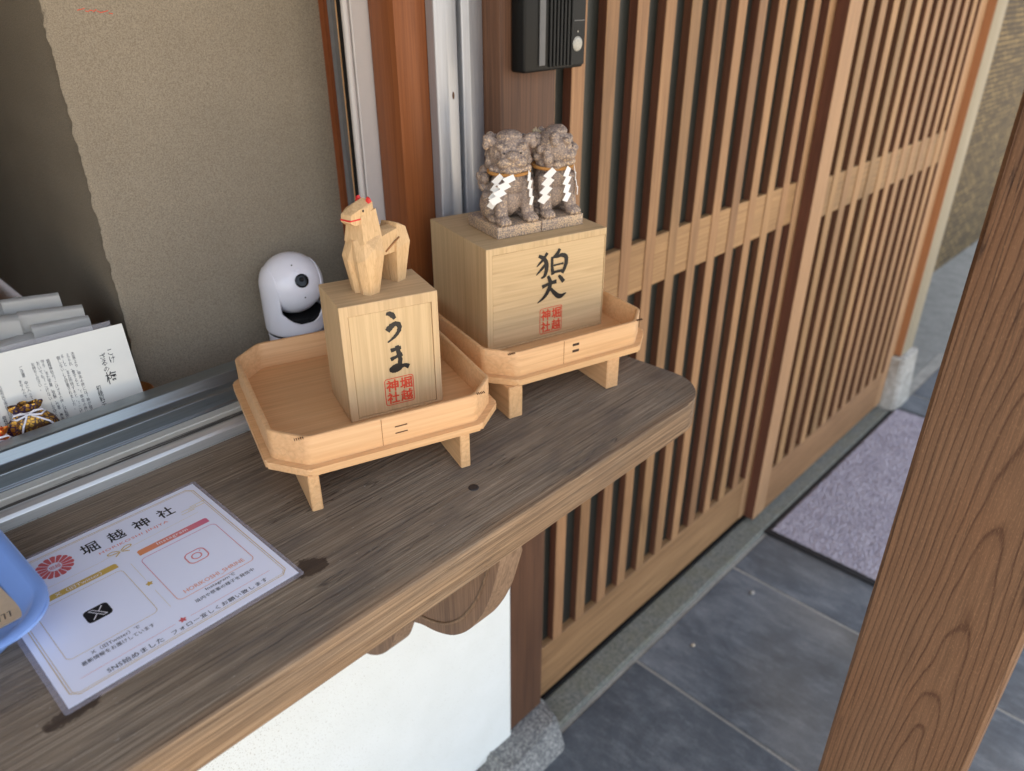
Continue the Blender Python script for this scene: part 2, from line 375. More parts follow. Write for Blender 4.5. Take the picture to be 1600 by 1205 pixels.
M['room'] = plaster('dim room plaster', lin(96, 84, 68), lin(120, 106, 88))
def white_wall():
    t = NT('white lime plaster'); v = t.coords(rand=False)
    s = t.noise(v, 380, 2); big = t.noise(v, 9, 4, 0.6); n = t.noise(v, 700, 3)
    tc = t.new('TexCoord'); sp = t.new('SeparateXYZ'); t.ln(tc.outputs['Object'], sp.inputs[0])
    near = t.new('MapRange'); near.inputs['From Min'].default_value = 0.55; near.inputs['From Max'].default_value = 0.2; t.ln(sp.outputs['X'], near.inputs['Value'])
    spots = t.ramp(t.math('ADD', s, t.math('MULTIPLY', t.math('MULTIPLY', big, near.outputs[0]), 0.14)), [(0.655, (0, 0, 0, 1)), (0.73, (1, 1, 1, 1))])
    c = t.mix(t.math('MULTIPLY', spots, 0.6), t.ramp(big, [(0.3, lin(230, 232, 225)), (0.7, lin(236, 238, 232))]), lin(150, 140, 112))
    t.set(Base_Color=c, Roughness=0.9, Specular_IOR_Level=0.2); t.bump(n, 0.2, 0.0006); return t.m
M['white_wall'] = white_wall()

def alu(name, col, rough=0.35, dirt=0.0, axis='X', metal=0.85):
    t = NT(name); sc = (0.03, 1, 1) if axis == 'X' else (1, 1, 0.03)
    n = t.noise(t.coords(sc, rand=False), 500, 4); c = t.ramp(n, [(0.3, tuple(x*0.85 for x in col[:3])+(1,)), (0.7, col)])
    rr = t.math('ADD', t.math('MULTIPLY', n, 0.2), rough-0.1)
    if dirt:
        d = t.noise(t.coords((0.06, 1, 1), rand=False), 120, 5, 0.7, 0.5)
        tc = t.new('TexCoord'); sp = t.new('SeparateXYZ'); t.ln(tc.outputs['Object'], sp.inputs[0])
        gr = t.new('MapRange'); gr.inputs['From Min'].default_value = 0.041; gr.inputs['From Max'].default_value = 0.028; t.ln(sp.outputs['Y'], gr.inputs['Value'])
        mk = t.ramp(t.math('ADD', d, t.math('MULTIPLY', gr.outputs[0], 0.36)), [(0.63, (0, 0, 0, 1)), (0.72, (1, 1, 1, 1))])
        c = t.mix(t.math('MULTIPLY', mk, dirt), c, lin(48, 46, 42)); rr = t.math('ADD', rr, t.math('MULTIPLY', mk, 0.4), True)
        t.set(Metallic=t.math('MULTIPLY', t.math('SUBTRACT', 1.0, mk), metal))
    else: t.set(Metallic=metal)
    t.set(Base_Color=c, Roughness=rr); t.bump(n, 0.05, 0.0003); return t.m
M['alu'] = alu('anodised aluminium', lin(206, 208, 206), 0.36, metal=0.6)
M['alu_rear'] = alu('duller rear aluminium', lin(138, 146, 150), 0.32, metal=0.8)
M['alu_track'] = alu('dirty aluminium track', lin(214, 214, 204), 0.5, 0.9, metal=0.1)
M['alu_v'] = alu('anodised aluminium upright', lin(178, 180, 184), 0.42, axis='Z', metal=0.6)
M['sash_white'] = plain('white sash', lin(186, 180, 175), 0.4, var=0.02)
M['gasket'] = plain('black rubber', lin(16, 15, 15), 0.6)
M['grey_strip'] = plain('grey strip', lin(120, 122, 122), 0.5)

def slate():
    t = NT('slate paving'); v = t.coords(); vs = t.coords((1, 0.35, 1), rot=(0, 0, 0.5))
    big = t.noise(v, 3.6, 6, 0.68, 0.5); st = t.noise(vs, 30, 7, 0.75); f = t.noise(v, 230, 4, 0.8); ed = t.noise(v, 1.4, 2); gr = t.noise(v, 95, 3, 0.8)
    c = t.ramp(t.math('ADD', t.math('MULTIPLY', big, 0.7), t.math('MULTIPLY', st, 0.3)), [(0.36, lin(62, 66, 71)), (0.5, lin(86, 91, 96)), (0.66, lin(116, 120, 123))])
    c = t.mix(t.math('MULTIPLY', t.ramp(st, [(0.5, (0, 0, 0, 1)), (0.66, (1, 1, 1, 1))]), 0.22), c, lin(142, 146, 147))
    c = t.mix(t.math('MULTIPLY', t.ramp(f, [(0.36, (1, 1, 1, 1)), (0.5, (0, 0, 0, 1))]), 0.5), c, lin(64, 66, 70))
    c = t.mix(t.math('MULTIPLY', t.ramp(gr, [(0.66, (0, 0, 0, 1)), (0.74, (1, 1, 1, 1))]), 0.25), c, lin(150, 149, 143))
    c = t.mix(t.math('MULTIPLY', t.ramp(ed, [(0.5, (0, 0, 0, 1)), (0.7, (1, 1, 1, 1))]), 0.3), c, lin(140, 132, 116))
    c = t.vary(c, 0.08)
    t.set(Base_Color=c, Roughness=t.math('ADD', t.math('MULTIPLY', big, 0.3), 0.42), Specular_IOR_Level=0.4)
    t.bump(t.math('ADD', t.math('MULTIPLY', st, 1.2), t.math('MULTIPLY', f, 0.5)), 0.4, 0.002); return t.m
M['slate'] = slate()
def stone(name, cols, scale=260, rough=0.85, bump=0.5, moss=None):
    t = NT(name); v = t.coords()
    n = t.noise(v, scale, 4, 0.75); b = t.noise(v, 14, 4)
    c = t.ramp(n, [(0.3, cols[0]), (0.5, cols[1]), (0.7, cols[2])])
    c = t.mix(t.math('MULTIPLY', t.ramp(b, [(0.4, (0, 0, 0, 1)), (0.7, (1, 1, 1, 1))]), 0.4), c, moss or tuple(x*0.6 for x in cols[0][:3])+(1,))
    t.set(Base_Color=c, Roughness=rough, Specular_IOR_Level=0.25); t.bump(t.math('ADD', n, b), bump, 0.002); return t.m
M['granite'] = stone('granite', (lin(84, 85, 86), lin(132, 132, 129), lin(196, 193, 184)), 150)
M['kerb'] = stone('mossy sill stone', (lin(84, 87, 83), lin(114, 116, 109), lin(144, 142, 130)), 120, moss=lin(116, 112, 86))
M['pale_stone'] = stone('pale stone', (lin(150, 146, 136), lin(172, 168, 158), lin(198, 194, 186)), 60)
M['concrete'] = stone('concrete', (lin(122, 122, 116), lin(136, 136, 130), lin(150, 150, 143)), 90, bump=0.2)
M['mortar'] = stone('mortar', (lin(128, 128, 122), lin(158, 155, 146), lin(190, 186, 174)), 240)
M['gravel'] = stone('pale gravel yard', (lin(152, 138, 116), lin(190, 174, 150), lin(216, 202, 180)), 70)

def glass_dark():
    t = NT('frosted dark glazing'); v = t.coords((1, 1, 0.6), rand=False)
    n = t.noise(v, 500, 3); s = t.noise(t.coords((1, 1, 0.4), rand=False), 6, 3)
    c = t.mix(s, lin(32, 35, 31), lin(44, 48, 44)); c = t.mix(0.2, c, t.ramp(n, [(0.3, lin(20, 22, 19)), (0.7, lin(62, 64, 58))]))
    t.set(Base_Color=c, Roughness=0.38, Specular_IOR_Level=0.5); t.bump(n, 0.15, 0.0006); return t.m
M['glazing'] = glass_dark()
M['black_plastic'] = plain('black plastic', lin(13, 14, 13), 0.55, spec=0.3, bump=0.05, nscale=900)
M['grey_plastic'] = plain('grey plastic', lin(92, 92, 92), 0.5)
M['button'] = plain('cloudy button', lin(168, 166, 156), 0.35, nscale=300, var=0.15)
M['white_plastic'] = plain('white plastic', lin(240, 238, 242), 0.28, coat=0.2, var=0.01)
M['shadow_black'] = plain('matt black', lin(10, 10, 11), 0.4)
M['lens'] = plain('lens glass', lin(6, 8, 9), 0.12, spec=0.3)
M['blue_plastic'] = plain('blue plastic', lin(130, 164, 226), 0.32, coat=0.15, var=0.02, bump=0.02)
M['ink'] = plain('black ink', lin(22, 21, 24), 0.5, var=0.4, nscale=700)
M['brush_ink'] = plain('brush ink', lin(18, 18, 20), 0.45, var=0.5, nscale=900)
M['stamp'] = plain('vermilion stamp', lin(214, 74, 46), 0.6, var=0.18, nscale=900)
M['pink'] = plain('pink ink', lin(214, 118, 136), 0.45); M['coral'] = plain('coral ink', lin(226, 138, 122), 0.45)
M['red_ink'] = plain('red emblem ink', lin(206, 96, 98), 0.45); M['gold_ink'] = plain('gold ink', lin(206, 172, 84), 0.45)
M['pale_gold'] = plain('pale gold ink', lin(222, 204, 152), 0.45); M['orange_ink'] = plain('orange ink', lin(232, 152, 92), 0.45)
M['white_ink'] = plain('white ink', lin(240, 238, 240), 0.45); M['grey_ink'] = plain('grey ink', lin(70, 68, 72), 0.5)
M['sheet_paper'] = plain('cool white print paper', lin(236, 240, 255), 0.32, coat=0.35, var=0.006)
M['card_paper'] = plain('white glossy card', lin(228, 226, 216), 0.25, coat=0.5, var=0.01)
M['paper'] = plain('thin white paper', lin(224, 222, 216), 0.8, var=0.02, nscale=30)
M['shide'] = plain('white shide paper', lin(238, 236, 230), 0.8, var=0.01)
M['red_paint'] = plain('red paint', lin(206, 42, 40), 0.5); M['pink_paint'] = plain('pale pink paint', lin(238, 150, 130), 0.5)
M['rope'] = plain('straw rope', lin(176, 126, 66), 0.8, var=0.2, nscale=500, bump=0.3)
M['beige_ribbon'] = plain('beige ribbon', lin(186, 164, 130), 0.7, var=0.1)
M['cord'] = plain('white cord', lin(232, 228, 232), 0.7, var=0.05)
M['bark'] = plain('cherry bark stitch', lin(58, 36, 22), 0.5, var=0.2)
M['seam'] = plain('seam', lin(150, 104, 60), 0.7); M['kerf'] = plain('kerf', lin(84, 56, 34), 0.8)
M['slip'] = plain('tan card', lin(214, 190, 156), 0.7, var=0.04, nscale=200)
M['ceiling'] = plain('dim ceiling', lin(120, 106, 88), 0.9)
M['plug'] = plain('dark plug', lin(48, 42, 40), 0.6, var=0.3, nscale=300)
M['counter'] = wood('counter', lin(120, 82, 50), lin(150, 108, 70), 'X', 90, 0.03, 0.5, var=0.0)

def carpet():
    t = NT('mauve pile'); v = t.coords(rand=False)
    n = t.noise(v, 190, 5, 0.8); b = t.noise(v, 26, 4)
    c = t.ramp(n, [(0.36, lin(110, 106, 113)), (0.62, lin(200, 194, 203))]); c = t.mix(t.math('MULTIPLY', t.ramp(b, [(0.4, (0, 0, 0, 1)), (0.65, (1, 1, 1, 1))]), 0.35), c, lin(118, 112, 124))
    t.set(Base_Color=c, Roughness=1.0, Specular_IOR_Level=0.05); t.bump(n, 0.4, 0.003); return t.m
M['carpet'] = carpet()

def speckled():
    t = NT('speckled bizen stone'); v = t.coords(rand=False)
    n = t.noise(v, 430, 3, 0.8); b = t.noise(v, 30, 4, 0.6); g = t.new('NewGeometry')
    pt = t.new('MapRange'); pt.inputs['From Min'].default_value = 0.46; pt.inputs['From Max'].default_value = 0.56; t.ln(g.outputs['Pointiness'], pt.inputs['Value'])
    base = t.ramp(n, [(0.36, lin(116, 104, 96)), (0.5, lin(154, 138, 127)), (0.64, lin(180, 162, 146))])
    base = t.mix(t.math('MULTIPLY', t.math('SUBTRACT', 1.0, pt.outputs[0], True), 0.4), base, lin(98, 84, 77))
    k = t.math('ADD', t.math('ADD', n, t.math('MULTIPLY', t.math('SUBTRACT', b, 0.5), 0.35)), t.math('MULTIPLY', t.math('SUBTRACT', pt.outputs[0], 0.5), 0.16))
    c = t.mix(t.math('MULTIPLY', t.ramp(k, [(0.55, (0, 0, 0, 1)), (0.63, (1, 1, 1, 1))]), 0.65), base, lin(228, 194, 148))
    c = t.mix(t.math('MULTIPLY', t.ramp(t.noise(v, 520, 2), [(0.33, (1, 1, 1, 1)), (0.4, (0, 0, 0, 1))]), 0.4), c, lin(78, 67, 62))
    t.set(Base_Color=c, Roughness=0.55, Specular_IOR_Level=0.4); t.bump(n, 0.25, 0.0005); return t.m
M['komainu'] = speckled()

def brocade(name, gold, ground, other):
    t = NT(name); v = t.coords(rand=False)
    w = t.new('TexVoronoi'); t.ln(v, w.inputs['Vector']); w.inputs['Scale'].default_value = 230; w.feature = 'DISTANCE_TO_EDGE'
    n = t.noise(v, 60, 2, 0.5, 1.0)
    mk = t.ramp(t.math('ADD', w.outputs['Distance'], t.math('MULTIPLY', t.math('SUBTRACT', n, 0.5), 0.9)), [(0.10, (0, 0, 0, 1)), (0.2, (1, 1, 1, 1))])
    c = t.mix(t.ramp(t.noise(v, 45, 2), [(0.5, (0, 0, 0, 1)), (0.56, (1, 1, 1, 1))]), ground, other); c = t.mix(mk, c, gold)
    t.set(Base_Color=c, Metallic=t.math('MULTIPLY', mk, 0.85), Roughness=0.3); t.bump(t.noise(v, 1500, 2), 0.3, 0.0004); return t.m
M['brocade_gold'] = brocade('gold and purple brocade', lin(186, 140, 60), lin(74, 46, 26), lin(58, 34, 62))
M['brocade_red'] = brocade('red and gold brocade', lin(226, 140, 60), lin(190, 24, 20), lin(200, 70, 20))

def woven():
    t = NT('woven bamboo'); v = t.coords(rand=False, rot=(R(90), 0, 0)); br = t.new('TexBrick'); t.ln(v, br.inputs['Vector'])
    br.inputs['Scale'].default_value = 6; br.inputs['Color1'].default_value = lin(104, 84, 48); br.inputs['Color2'].default_value = lin(150, 124, 76); br.inputs['Mortar'].default_value = lin(44, 34, 20)
    br.inputs['Mortar Size'].default_value = 0.035; br.inputs['Brick Width'].default_value = 0.5; br.inputs['Row Height'].default_value = 0.16
    n = t.noise(t.coords((1, 1, 0.2), rand=False), 30, 4); c = t.mix(t.math('MULTIPLY', t.ramp(t.noise(t.coords((1, 1, 2.5), rot=(0, 0.6, 0), rand=False), 5, 4, 0.6), [(0.42, (0, 0, 0, 1)), (0.62, (1, 1, 1, 1))]), 0.6), br.outputs['Color'], lin(58, 46, 27))
    t.set(Base_Color=c, Roughness=0.8); t.bump(br.outputs['Fac'], 0.6, 0.004); return t.m
M['woven'] = woven()

def clear(name, amount, tint=(1, 1, 1, 1), rough=0.06):
    t = NT(name); tr = t.new('BsdfTransparent'); tr.inputs['Color'].default_value = tint; ms = t.new('MixShader'); ms.inputs[0].default_value = amount
    t.set(Base_Color=(0.75, 0.72, 0.78, 1), Roughness=rough, Specular_IOR_Level=0.6)
    out = t.n['Material Output']; t.ln(tr.outputs[0], ms.inputs[1]); t.ln(t.b.outputs[0], ms.inputs[2]); t.ln(ms.outputs[0], out.inputs['Surface']); return t.m
M['laminate'] = clear('laminate film', 0.2, (0.93, 0.92, 0.95, 1)); M['acrylic'] = clear('clear acrylic', 0.16, (0.96, 0.96, 0.95, 1))

# ------------------------------------------------------------------ ground and paving
bm = NB(); flat(bm, [(-150, -150), (150, -150), (150, 150), (-150, 150)], -0.045)
tag(obj('ground', bm, M['gravel']), 'pale gravel yard all around the building', 'ground', kind='structure')
bm = NB(); box(bm, -3.2, 3.768, -0.62, 0.80, -0.044, -0.0035)
paving = tag(obj('paving', bm, M['mortar']), 'grey slate slab paving under the eave', 'paving', kind='structure')
xs = [-3.2, -2.7, -2.2, -1.7, -1.2, -0.74, -0.25, 0.24, 0.74, 1.241, 1.743, 2.245, 2.75, 3.255, 3.765]
for i in range(len(xs)-1):
    for (y0, y1) in ((-0.60, -0.165), (-0.165, 0.752)):
        g = 0.0045; bm = NB(); box(bm, xs[i]+g, xs[i+1]-g, y0+g, y1-g, -0.03, random.uniform(-0.0012, 0.0006), 0.003, 2)
        obj('paving_slab', bm, M['slate'], paving)
bm = NB(); box(bm, 3.772, 9, -0.6, 1.22, -0.044, -0.004); box(bm, 3.232, 3.770, 0.802, 1.22, -0.044, -0.004)
tag(obj('concrete_path', bm, M['concrete']), 'plain grey concrete beyond the slate paving', 'path', kind='structure')

# ------------------------------------------------------------------ doorway: sill stone, groove, posts, lattice doors
bm = NB(); box(bm, 0.90, 3.02, 0.760, 0.836, -0.04, 0.010, 0.006, 2)
for v in bm.verts:
    if v.co.z > 0: v.co.z += random.uniform(-0.001, 0.001)
tag(obj('door_sill', bm, M['kerb']), 'long mossy grey sill stone below the lattice doors', 'door sill')
bm = NB(); box(bm, 0.90, 3.05, 0.840, 0.93, -0.04, 0.004)
box(bm, 0.90, 3.05, 0.836, 0.8395, -0.04, 0.016); box(bm, 0.90, 3.05, 0.8625, 0.866, 0.0045, 0.02)
tag(obj('door_track', bm, M['gasket']), 'black track running under the lattice doors', 'door track')

def post_box(name, x0, x1, y0, y1, z0, z1, mat, label, cat, bev=0.004):
    bm = NB(); box(bm, x0, x1, y0, y1, z0, z1, bev, 2); return tag(obj(name, bm, mat, smooth=True, angle=40), label, cat)
post_box('door_post', 0.800, 0.9203, 0.800, 0.93, 0.075, 2.42, M['door_post'], 'dark brown square post between the sales window and the lattice doors, intercom on it', 'post', 0.005)
post_box('far_post', 3.049, 3.176, 0.777, 0.93, 0.24, 2.42, M['far_post'], 'square post at the far end of the lattice doors, reddish flank and bleached front', 'post', 0.006)
fp = bpy.data.objects['far_post']; fp.data.materials.append(M['bleached'])
for p in fp.data.polygons:
    if p.normal.y < -0.9: p.material_index = 1

def rock(name, top, bot, z0, z1, label, mat, seed=1):
    rnd = random.Random(seed); bm = NB(); T = rounded_poly(top, 0.018, 4); B = rounded_poly(bot, 0.03, 4)
    lo = [bm.verts.new((*p, z0)) for p in B]; hi = [bm.verts.new((*p, z1+rnd.uniform(-.003, .003))) for p in T]; n = len(T)
    bm.faces.new(lo[::-1]); tf = bm.faces.new(hi)
    for i in range(n): bm.faces.new((lo[i], lo[(i+1) % n], hi[(i+1) % n], hi[i]))
    bmesh.ops.bevel(bm, geom=list(tf.edges), offset=0.008, segments=3, profile=0.5, affect='EDGES')
    bmesh.ops.triangulate(bm, faces=bm.faces); bmesh.ops.subdivide_edges(bm, edges=bm.edges, cuts=2, use_grid_fill=True)
    for v in bm.verts: v.co += Vector((rnd.uniform(-1, 1), rnd.uniform(-1, 1), rnd.uniform(-1, 1)))*0.0012
    return tag(obj(name, bm, mat, smooth=True, angle=50), label, 'foundation stone')
rock('foundation_stone', [(0.742, 0.735), (0.918, 0.742), (0.938, 0.83), (0.742, 0.83)], [(0.70, 0.70), (0.918, 0.698), (0.965, 0.834), (0.70, 0.834)], -0.04, 0.072, 'rough grey granite block under the dark door post', M['granite'])
rock('foundation_stone', [(3.03, 0.757), (3.20, 0.757), (3.20, 0.93), (3.03, 0.93)], [(3.025, 0.742), (3.225, 0.742), (3.225, 0.94), (3.025, 0.94)], -0.04, 0.237, 'pale chipped stone under the far reddish post', M['pale_stone'], 3)

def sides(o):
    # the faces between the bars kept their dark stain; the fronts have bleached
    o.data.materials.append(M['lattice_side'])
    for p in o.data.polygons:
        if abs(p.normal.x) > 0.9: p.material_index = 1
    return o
def lattice(name, label, X0, X1, Y, slats, w, stiles, z1=1.98):
    t = thing(name, label, 'sliding door', (X0, Y, 0.024))
    zb = 0.024
    for (a, b) in stiles:
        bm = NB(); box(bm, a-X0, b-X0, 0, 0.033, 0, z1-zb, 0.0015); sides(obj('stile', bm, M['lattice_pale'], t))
    for (z0, zz, nm) in ((0.0, 0.163, 'bottom_rail'), (0.992, 1.1, 'middle_rail'), (z1-zb-0.07, z1-zb, 'top_rail')):
        bm = NB(); e = [s for s in stiles]
        xa = e[0][1] if e[0][0] <= X0+0.001 else X0; xb = e[-1][0] if e[-1][1] >= X1-0.001 else X1
        box(bm, xa-X0, xb-X0, 0.0012 if nm != 'middle_rail' else 0.0035, 0.0200, z0, zz, 0.001); obj(nm, bm, M['latticeX'], t)
    me = None
    for s in slats:
        if me is None:
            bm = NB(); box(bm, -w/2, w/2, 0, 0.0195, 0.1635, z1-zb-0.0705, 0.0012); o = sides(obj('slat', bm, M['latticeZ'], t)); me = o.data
        else: o = link_obj('slat', me, t)
        o.location = (s-X0, 0.0006+random.uniform(0, 0.0008), 0)
    bm = NB(); box(bm, 0.01, X1-X0-0.01, 0.0205, 0.0235, 0.1, z1-zb-0.05); obj('glass_pane', bm, M['glazing'], t)
    return t
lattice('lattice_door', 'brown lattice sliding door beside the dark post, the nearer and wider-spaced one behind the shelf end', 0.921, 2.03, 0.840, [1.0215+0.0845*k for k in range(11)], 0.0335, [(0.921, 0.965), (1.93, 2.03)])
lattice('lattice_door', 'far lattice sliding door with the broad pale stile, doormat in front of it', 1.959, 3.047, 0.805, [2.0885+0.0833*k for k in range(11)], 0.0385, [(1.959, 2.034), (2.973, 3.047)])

# ------------------------------------------------------------------ sales window wall
bm = NB(); box(bm, -2.6, 0.810, 0.795, 0.798, 0.07, 1.099); box(bm, -2.6, 0.7985, 0.7985, 0.90, 0.05, 1.05)
tag(obj('white_wall', bm, M['white_wall']), 'white plastered wall below the shelf', 'wall')
bm = NB(); box(bm, -2.6, 0.70, 0.80, 0.90, -0.04, 0.0495)
tag(obj('foundation_strip', bm, M['kerb']), 'low dark stone strip below the white wall', 'foundation')
bm = NB(); n = 520; cols_ = []
from mathutils import noise as mn
jit = [0.0022*mn.noise((k*0.075, 3.1, 0))+0.0022*mn.noise((k*0.21, 9.7, 0))+0.0014*mn.noise((k*0.55, 1.3, 0)) for k in range(n+1)]
jit2 = [0.0022*mn.noise((k*0.11, 23.1, 0))+0.0016*mn.noise((k*0.3, 29.7, 0)) for k in range(n+1)]
for k in range(n+1):
    z = 1.08+1.52*k/n; cols_.append([bm.verts.new(p) for p in ((0.664, 1.012, z), (0.322, 1.012, z), (0.314+jit2[k]*0.4, 1.0118-abs(jit2[k])*0.7, z), (0.3075+jit[k]*0.6, 1.0108+jit2[k]*0.5, z), (0.303+jit[k], 1.0135+jit2[k], z), (0.3045+jit2[k]*0.5, 1.021, z), (0.3045, 1.032, z), (0.3035, 2.6, z))])
for A, B in zip(cols_, cols_[1:]):
    for i in range(len(A)-1): bm.faces.new((A[i], A[i+1], B[i+1], B[i]))
pw = tag(obj('plaster_wall', bm, M['plaster'], None, True, 50), 'beige sand-plastered wall pier inside the sales window', 'wall')
bm = NB()
for k in range(9):
    x = 0.3400+k*0.0042; ribbon(bm, [(x, 1.5650-k*0.0005+0.0012*(k % 2)), (x+0.0038, 1.5642-k*0.0005+0.0015*((k+1) % 3))], 0.0008, 0.00002*k)
flat_obj('red_scribble', bm, M['stamp'], pw, Matrix.Translation((0, 1.0116, 0)) @ Matrix.Rotation(R(90), 4, 'X'))
# vertical members at the right of the window
t = thing('window_jamb', 'wooden and grey jamb with a black gap at the edge of the beige wall', 'window jamb', (0.6, 0.93, 1.07))
for nm, x0, x1, y0, y1, m in (('jamb_board', 0.656, 0.72, 1.000, 1.0115, M['column']), ('metal_strip', 0.6618, 0.72, 0.990, 0.9995, M['grey_strip']), ('pale_strip', 0.6680, 0.72, 0.985, 0.9895, M['hinokiZ']), ('gasket', 0.6669, 0.72, 0.972, 0.9845, M['gasket'])):
    bm = NB(); box(bm, x0-0.6, x1-0.6, y0-0.93, y1-0.93, 0.0, 1.43); obj(nm, bm, m, t)
t = thing('sliding_sash', 'white upright of the sliding sash parked beside the orange column', 'window sash', (0.63, 0.905, 1.128))
bm = NB(); box(bm, 0.004, 0.10, 0, 0.02, 0, 1.37, 0.001); obj('sash_stile', bm, M['sash_white'], t)
bm = NB(); prism(bm, [(-0.001+0.005*math.cos(a), 0.006+0.005*math.sin(a)) for a in [k*math.pi/8 for k in range(16)]], 0, 1.37); obj('sash_edge', bm, M['sash_white'], t, True, 40)
bm = NB(); box(bm, 0.660, 0.7195, 0.850, 0.9035, 1.1290, 2.42, 0.002, 2)
tag(obj('window_column', bm, M['column'], smooth=True, angle=40), 'orange brown stained column between the sash and the aluminium uprights', 'post')
t = thing('window_frame', 'two silver aluminium uprights left of the dark door post', 'window frame', (0.70, 0.83, 1.129))
def upright(nm, prof):
    bm = NB(); prism(bm, [(x-0.70, y-0.83) for x, y in prof], 0.0, 1.28); return obj(nm, bm, M['alu_v'], t, True, 35)
upright('frame_upright', rounded_poly([(0.7122, 0.849), (0.7122, 0.833), (0.727, 0.826), (0.7487, 0.829), (0.7487, 0.849)], [0, 0.004, 0.01, 0.003, 0], 4))
upright('frame_upright', rounded_poly([(0.757, 0.849), (0.757, 0.829), (0.768, 0.826), (0.7995, 0.832), (0.7995, 0.849)], [0, 0.003, 0.004, 0.003, 0], 4))
bm = NB(); box(bm, 0.0125, 0.0995, 0.0195, 0.0225, 0, 1.28); obj('frame_gap', bm, M['gasket'], t)
bm = NB(); bmesh.ops.create_uvsphere(bm, u_segments=12, v_segments=8, radius=1, matrix=Matrix.Translation((0.036, -0.003, 0.324)) @ Matrix.Diagonal((0.002, 0.001, 0.005, 1))); obj('screw_hole', bm, M['kerf'], t)
# sill track
t = thing('window_sill_track', 'stepped silver aluminium sill track with grimy grooves along the shelf', 'window sill', (-1.3, 0.7955, 1.1))
def rail(nm, prof, mat, x1=0.7985, sm=30):
    bm = NB(); prism(bm, prof, 0, x1+1.3, 'X'); return obj(nm, bm, mat, t, True, sm)
def P_(l): return [(y-0.7955, z) for y, z in l]
rail('front_lip', P_(rounded_poly([(0.7955, 0.0005), (0.7955, 0.0115), (0.7985, 0.0150), (0.8045, 0.0180), (0.8105, 0.0165), (0.8120, 0.0085), (0.8120, 0.0005)], [0, 0.0015, 0.003, 0.004, 0.002, 0, 0], 3)), M['alu'])
rail('track', P_([(0.8122, 0.0005), (0.8122, 0.0072), (0.8150, 0.0072), (0.8155, 0.0088), (0.8405, 0.0088), (0.8410, 0.0105), (0.8435, 0.0105), (0.8440, 0.0088), (0.8570, 0.0088), (0.8575, 0.0005)]), M['alu_track'])
rail('rear_step', P_(rounded_poly([(0.8577, 0.0005), (0.8577, 0.0100), (0.8600, 0.0120), (0.8600, 0.0275), (0.8630, 0.0290), (0.8755, 0.0300), (0.8790, 0.0430), (0.8830, 0.0436), (0.9045, 0.0436), (0.9045, 0.0005)], [0, 0.001, 0.001, 0.0015, 0.001, 0.003, 0.001, 0.001, 0.001, 0], 3)), M['alu_rear'], 0.6595)

# room behind the window, kept dim by its own walls and ceiling
bm = NB(); box(bm, -1.6, 0.655, 0.906, 2.6, 1.02, 1.0690)
tag(obj('counter', bm, M['counter']), 'brown counter inside the sales window', 'counter')
bm = NB(); box(bm, -1.7, -1.6, 0.90, 2.6, 0, 2.6); box(bm, -1.7, 0.302, 2.6, 2.7, 0, 2.6)
tag(obj('room_wall', bm, M['room']), 'dim plaster walls at the back of the sales room', 'wall')
bm = NB(); box(bm, -2.6, 3.4, 0.94, 2.75, 2.62, 2.68)
tag(obj('room_ceiling', bm, M['ceiling']), 'ceiling of the sales room', 'ceiling')
bm = NB(); box(bm, -2.6, 0.7995, 0.80, 0.93, 2.43, 3.0); box(bm, 0.80, 3.4, 0.81, 0.93, 2.43, 3.0); box(bm, -2.6, -0.30, 0.80, 0.90, 1.131, 2.429)  # last piece, out of view, narrows the window to darken the room
tag(obj('upper_wall', bm, M['plaster']), 'plaster wall above the window and doors', 'wall')
bm = NB(); box(bm, 0.9205, 3.0485, 0.79, 0.93, 1.985, 2.425)
tag(obj('door_lintel', bm, M['latticeX']), 'wooden lintel above the lattice doors', 'lintel')
bm = NB(); box(bm, 0.93, 3.2, 1.6, 1.65, 0, 2.6); box(bm, 3.21, 3.35, 0.94, 2.6, 0, 2.42)
tag(obj('entrance_wall', bm, M['plaster']), 'dim wall inside the entrance behind the doors', 'wall')

# unseen eave sized to block sky light, with its beam, on the near post
t = thing('eave', 'deep wooden eave over the window and doors', 'eave', (0, 0, 2.43))
for k in range(18):
    bm = NB(); box(bm, -3.0, 4.2, 0.785-0.05*(k+1)+0.001, 0.785-0.05*k-0.001, 0.08, 0.10); obj('eave_board', bm, M['eave'], t)
for k in range(15):
    bm = NB(); box(bm, -2.9+0.5*k, -2.83+0.5*k, -0.11, 0.785, 0.0, 0.0795); obj('rafter', bm, M['eave'], t)
bm = NB(); box(bm, -3.05, 4.25, -0.15, 0.95, 0.1005, 0.17); obj('roof_slab', bm, M['ceiling'], t)
bm = NB(); box(bm, -3.0, 4.2, 0.025, 0.150, -0.14, -0.0005); obj('beam', bm, M['eave'], t)
bm = NB(); box(bm, 0.80, 0.955, 0.0105, 0.1665, -0.03, 2.289, 0.0045, 1)
tag(obj('porch_post', bm, M['post']), 'thick brown post in the foreground with dark arched grain', 'post')

# woven fence beyond the building
t = thing('woven_fence', 'tall woven bamboo fence beyond the far post', 'fence', (3.45, 1.2, 0.0))
bm = NB(); box(bm, 0, 5.5, 0.0, 0.03, 0.005, 2.2); obj('woven_panel', bm, M['woven'], t)
for k in range(4):
    bm = NB(); tube(bm, [(0.3+1.7*k, 0.055, 0.0), (0.3+1.7*k, 0.055, 2.25)], 0.025, 10); obj('fence_post', bm, M['door_post'], t, True, 40)

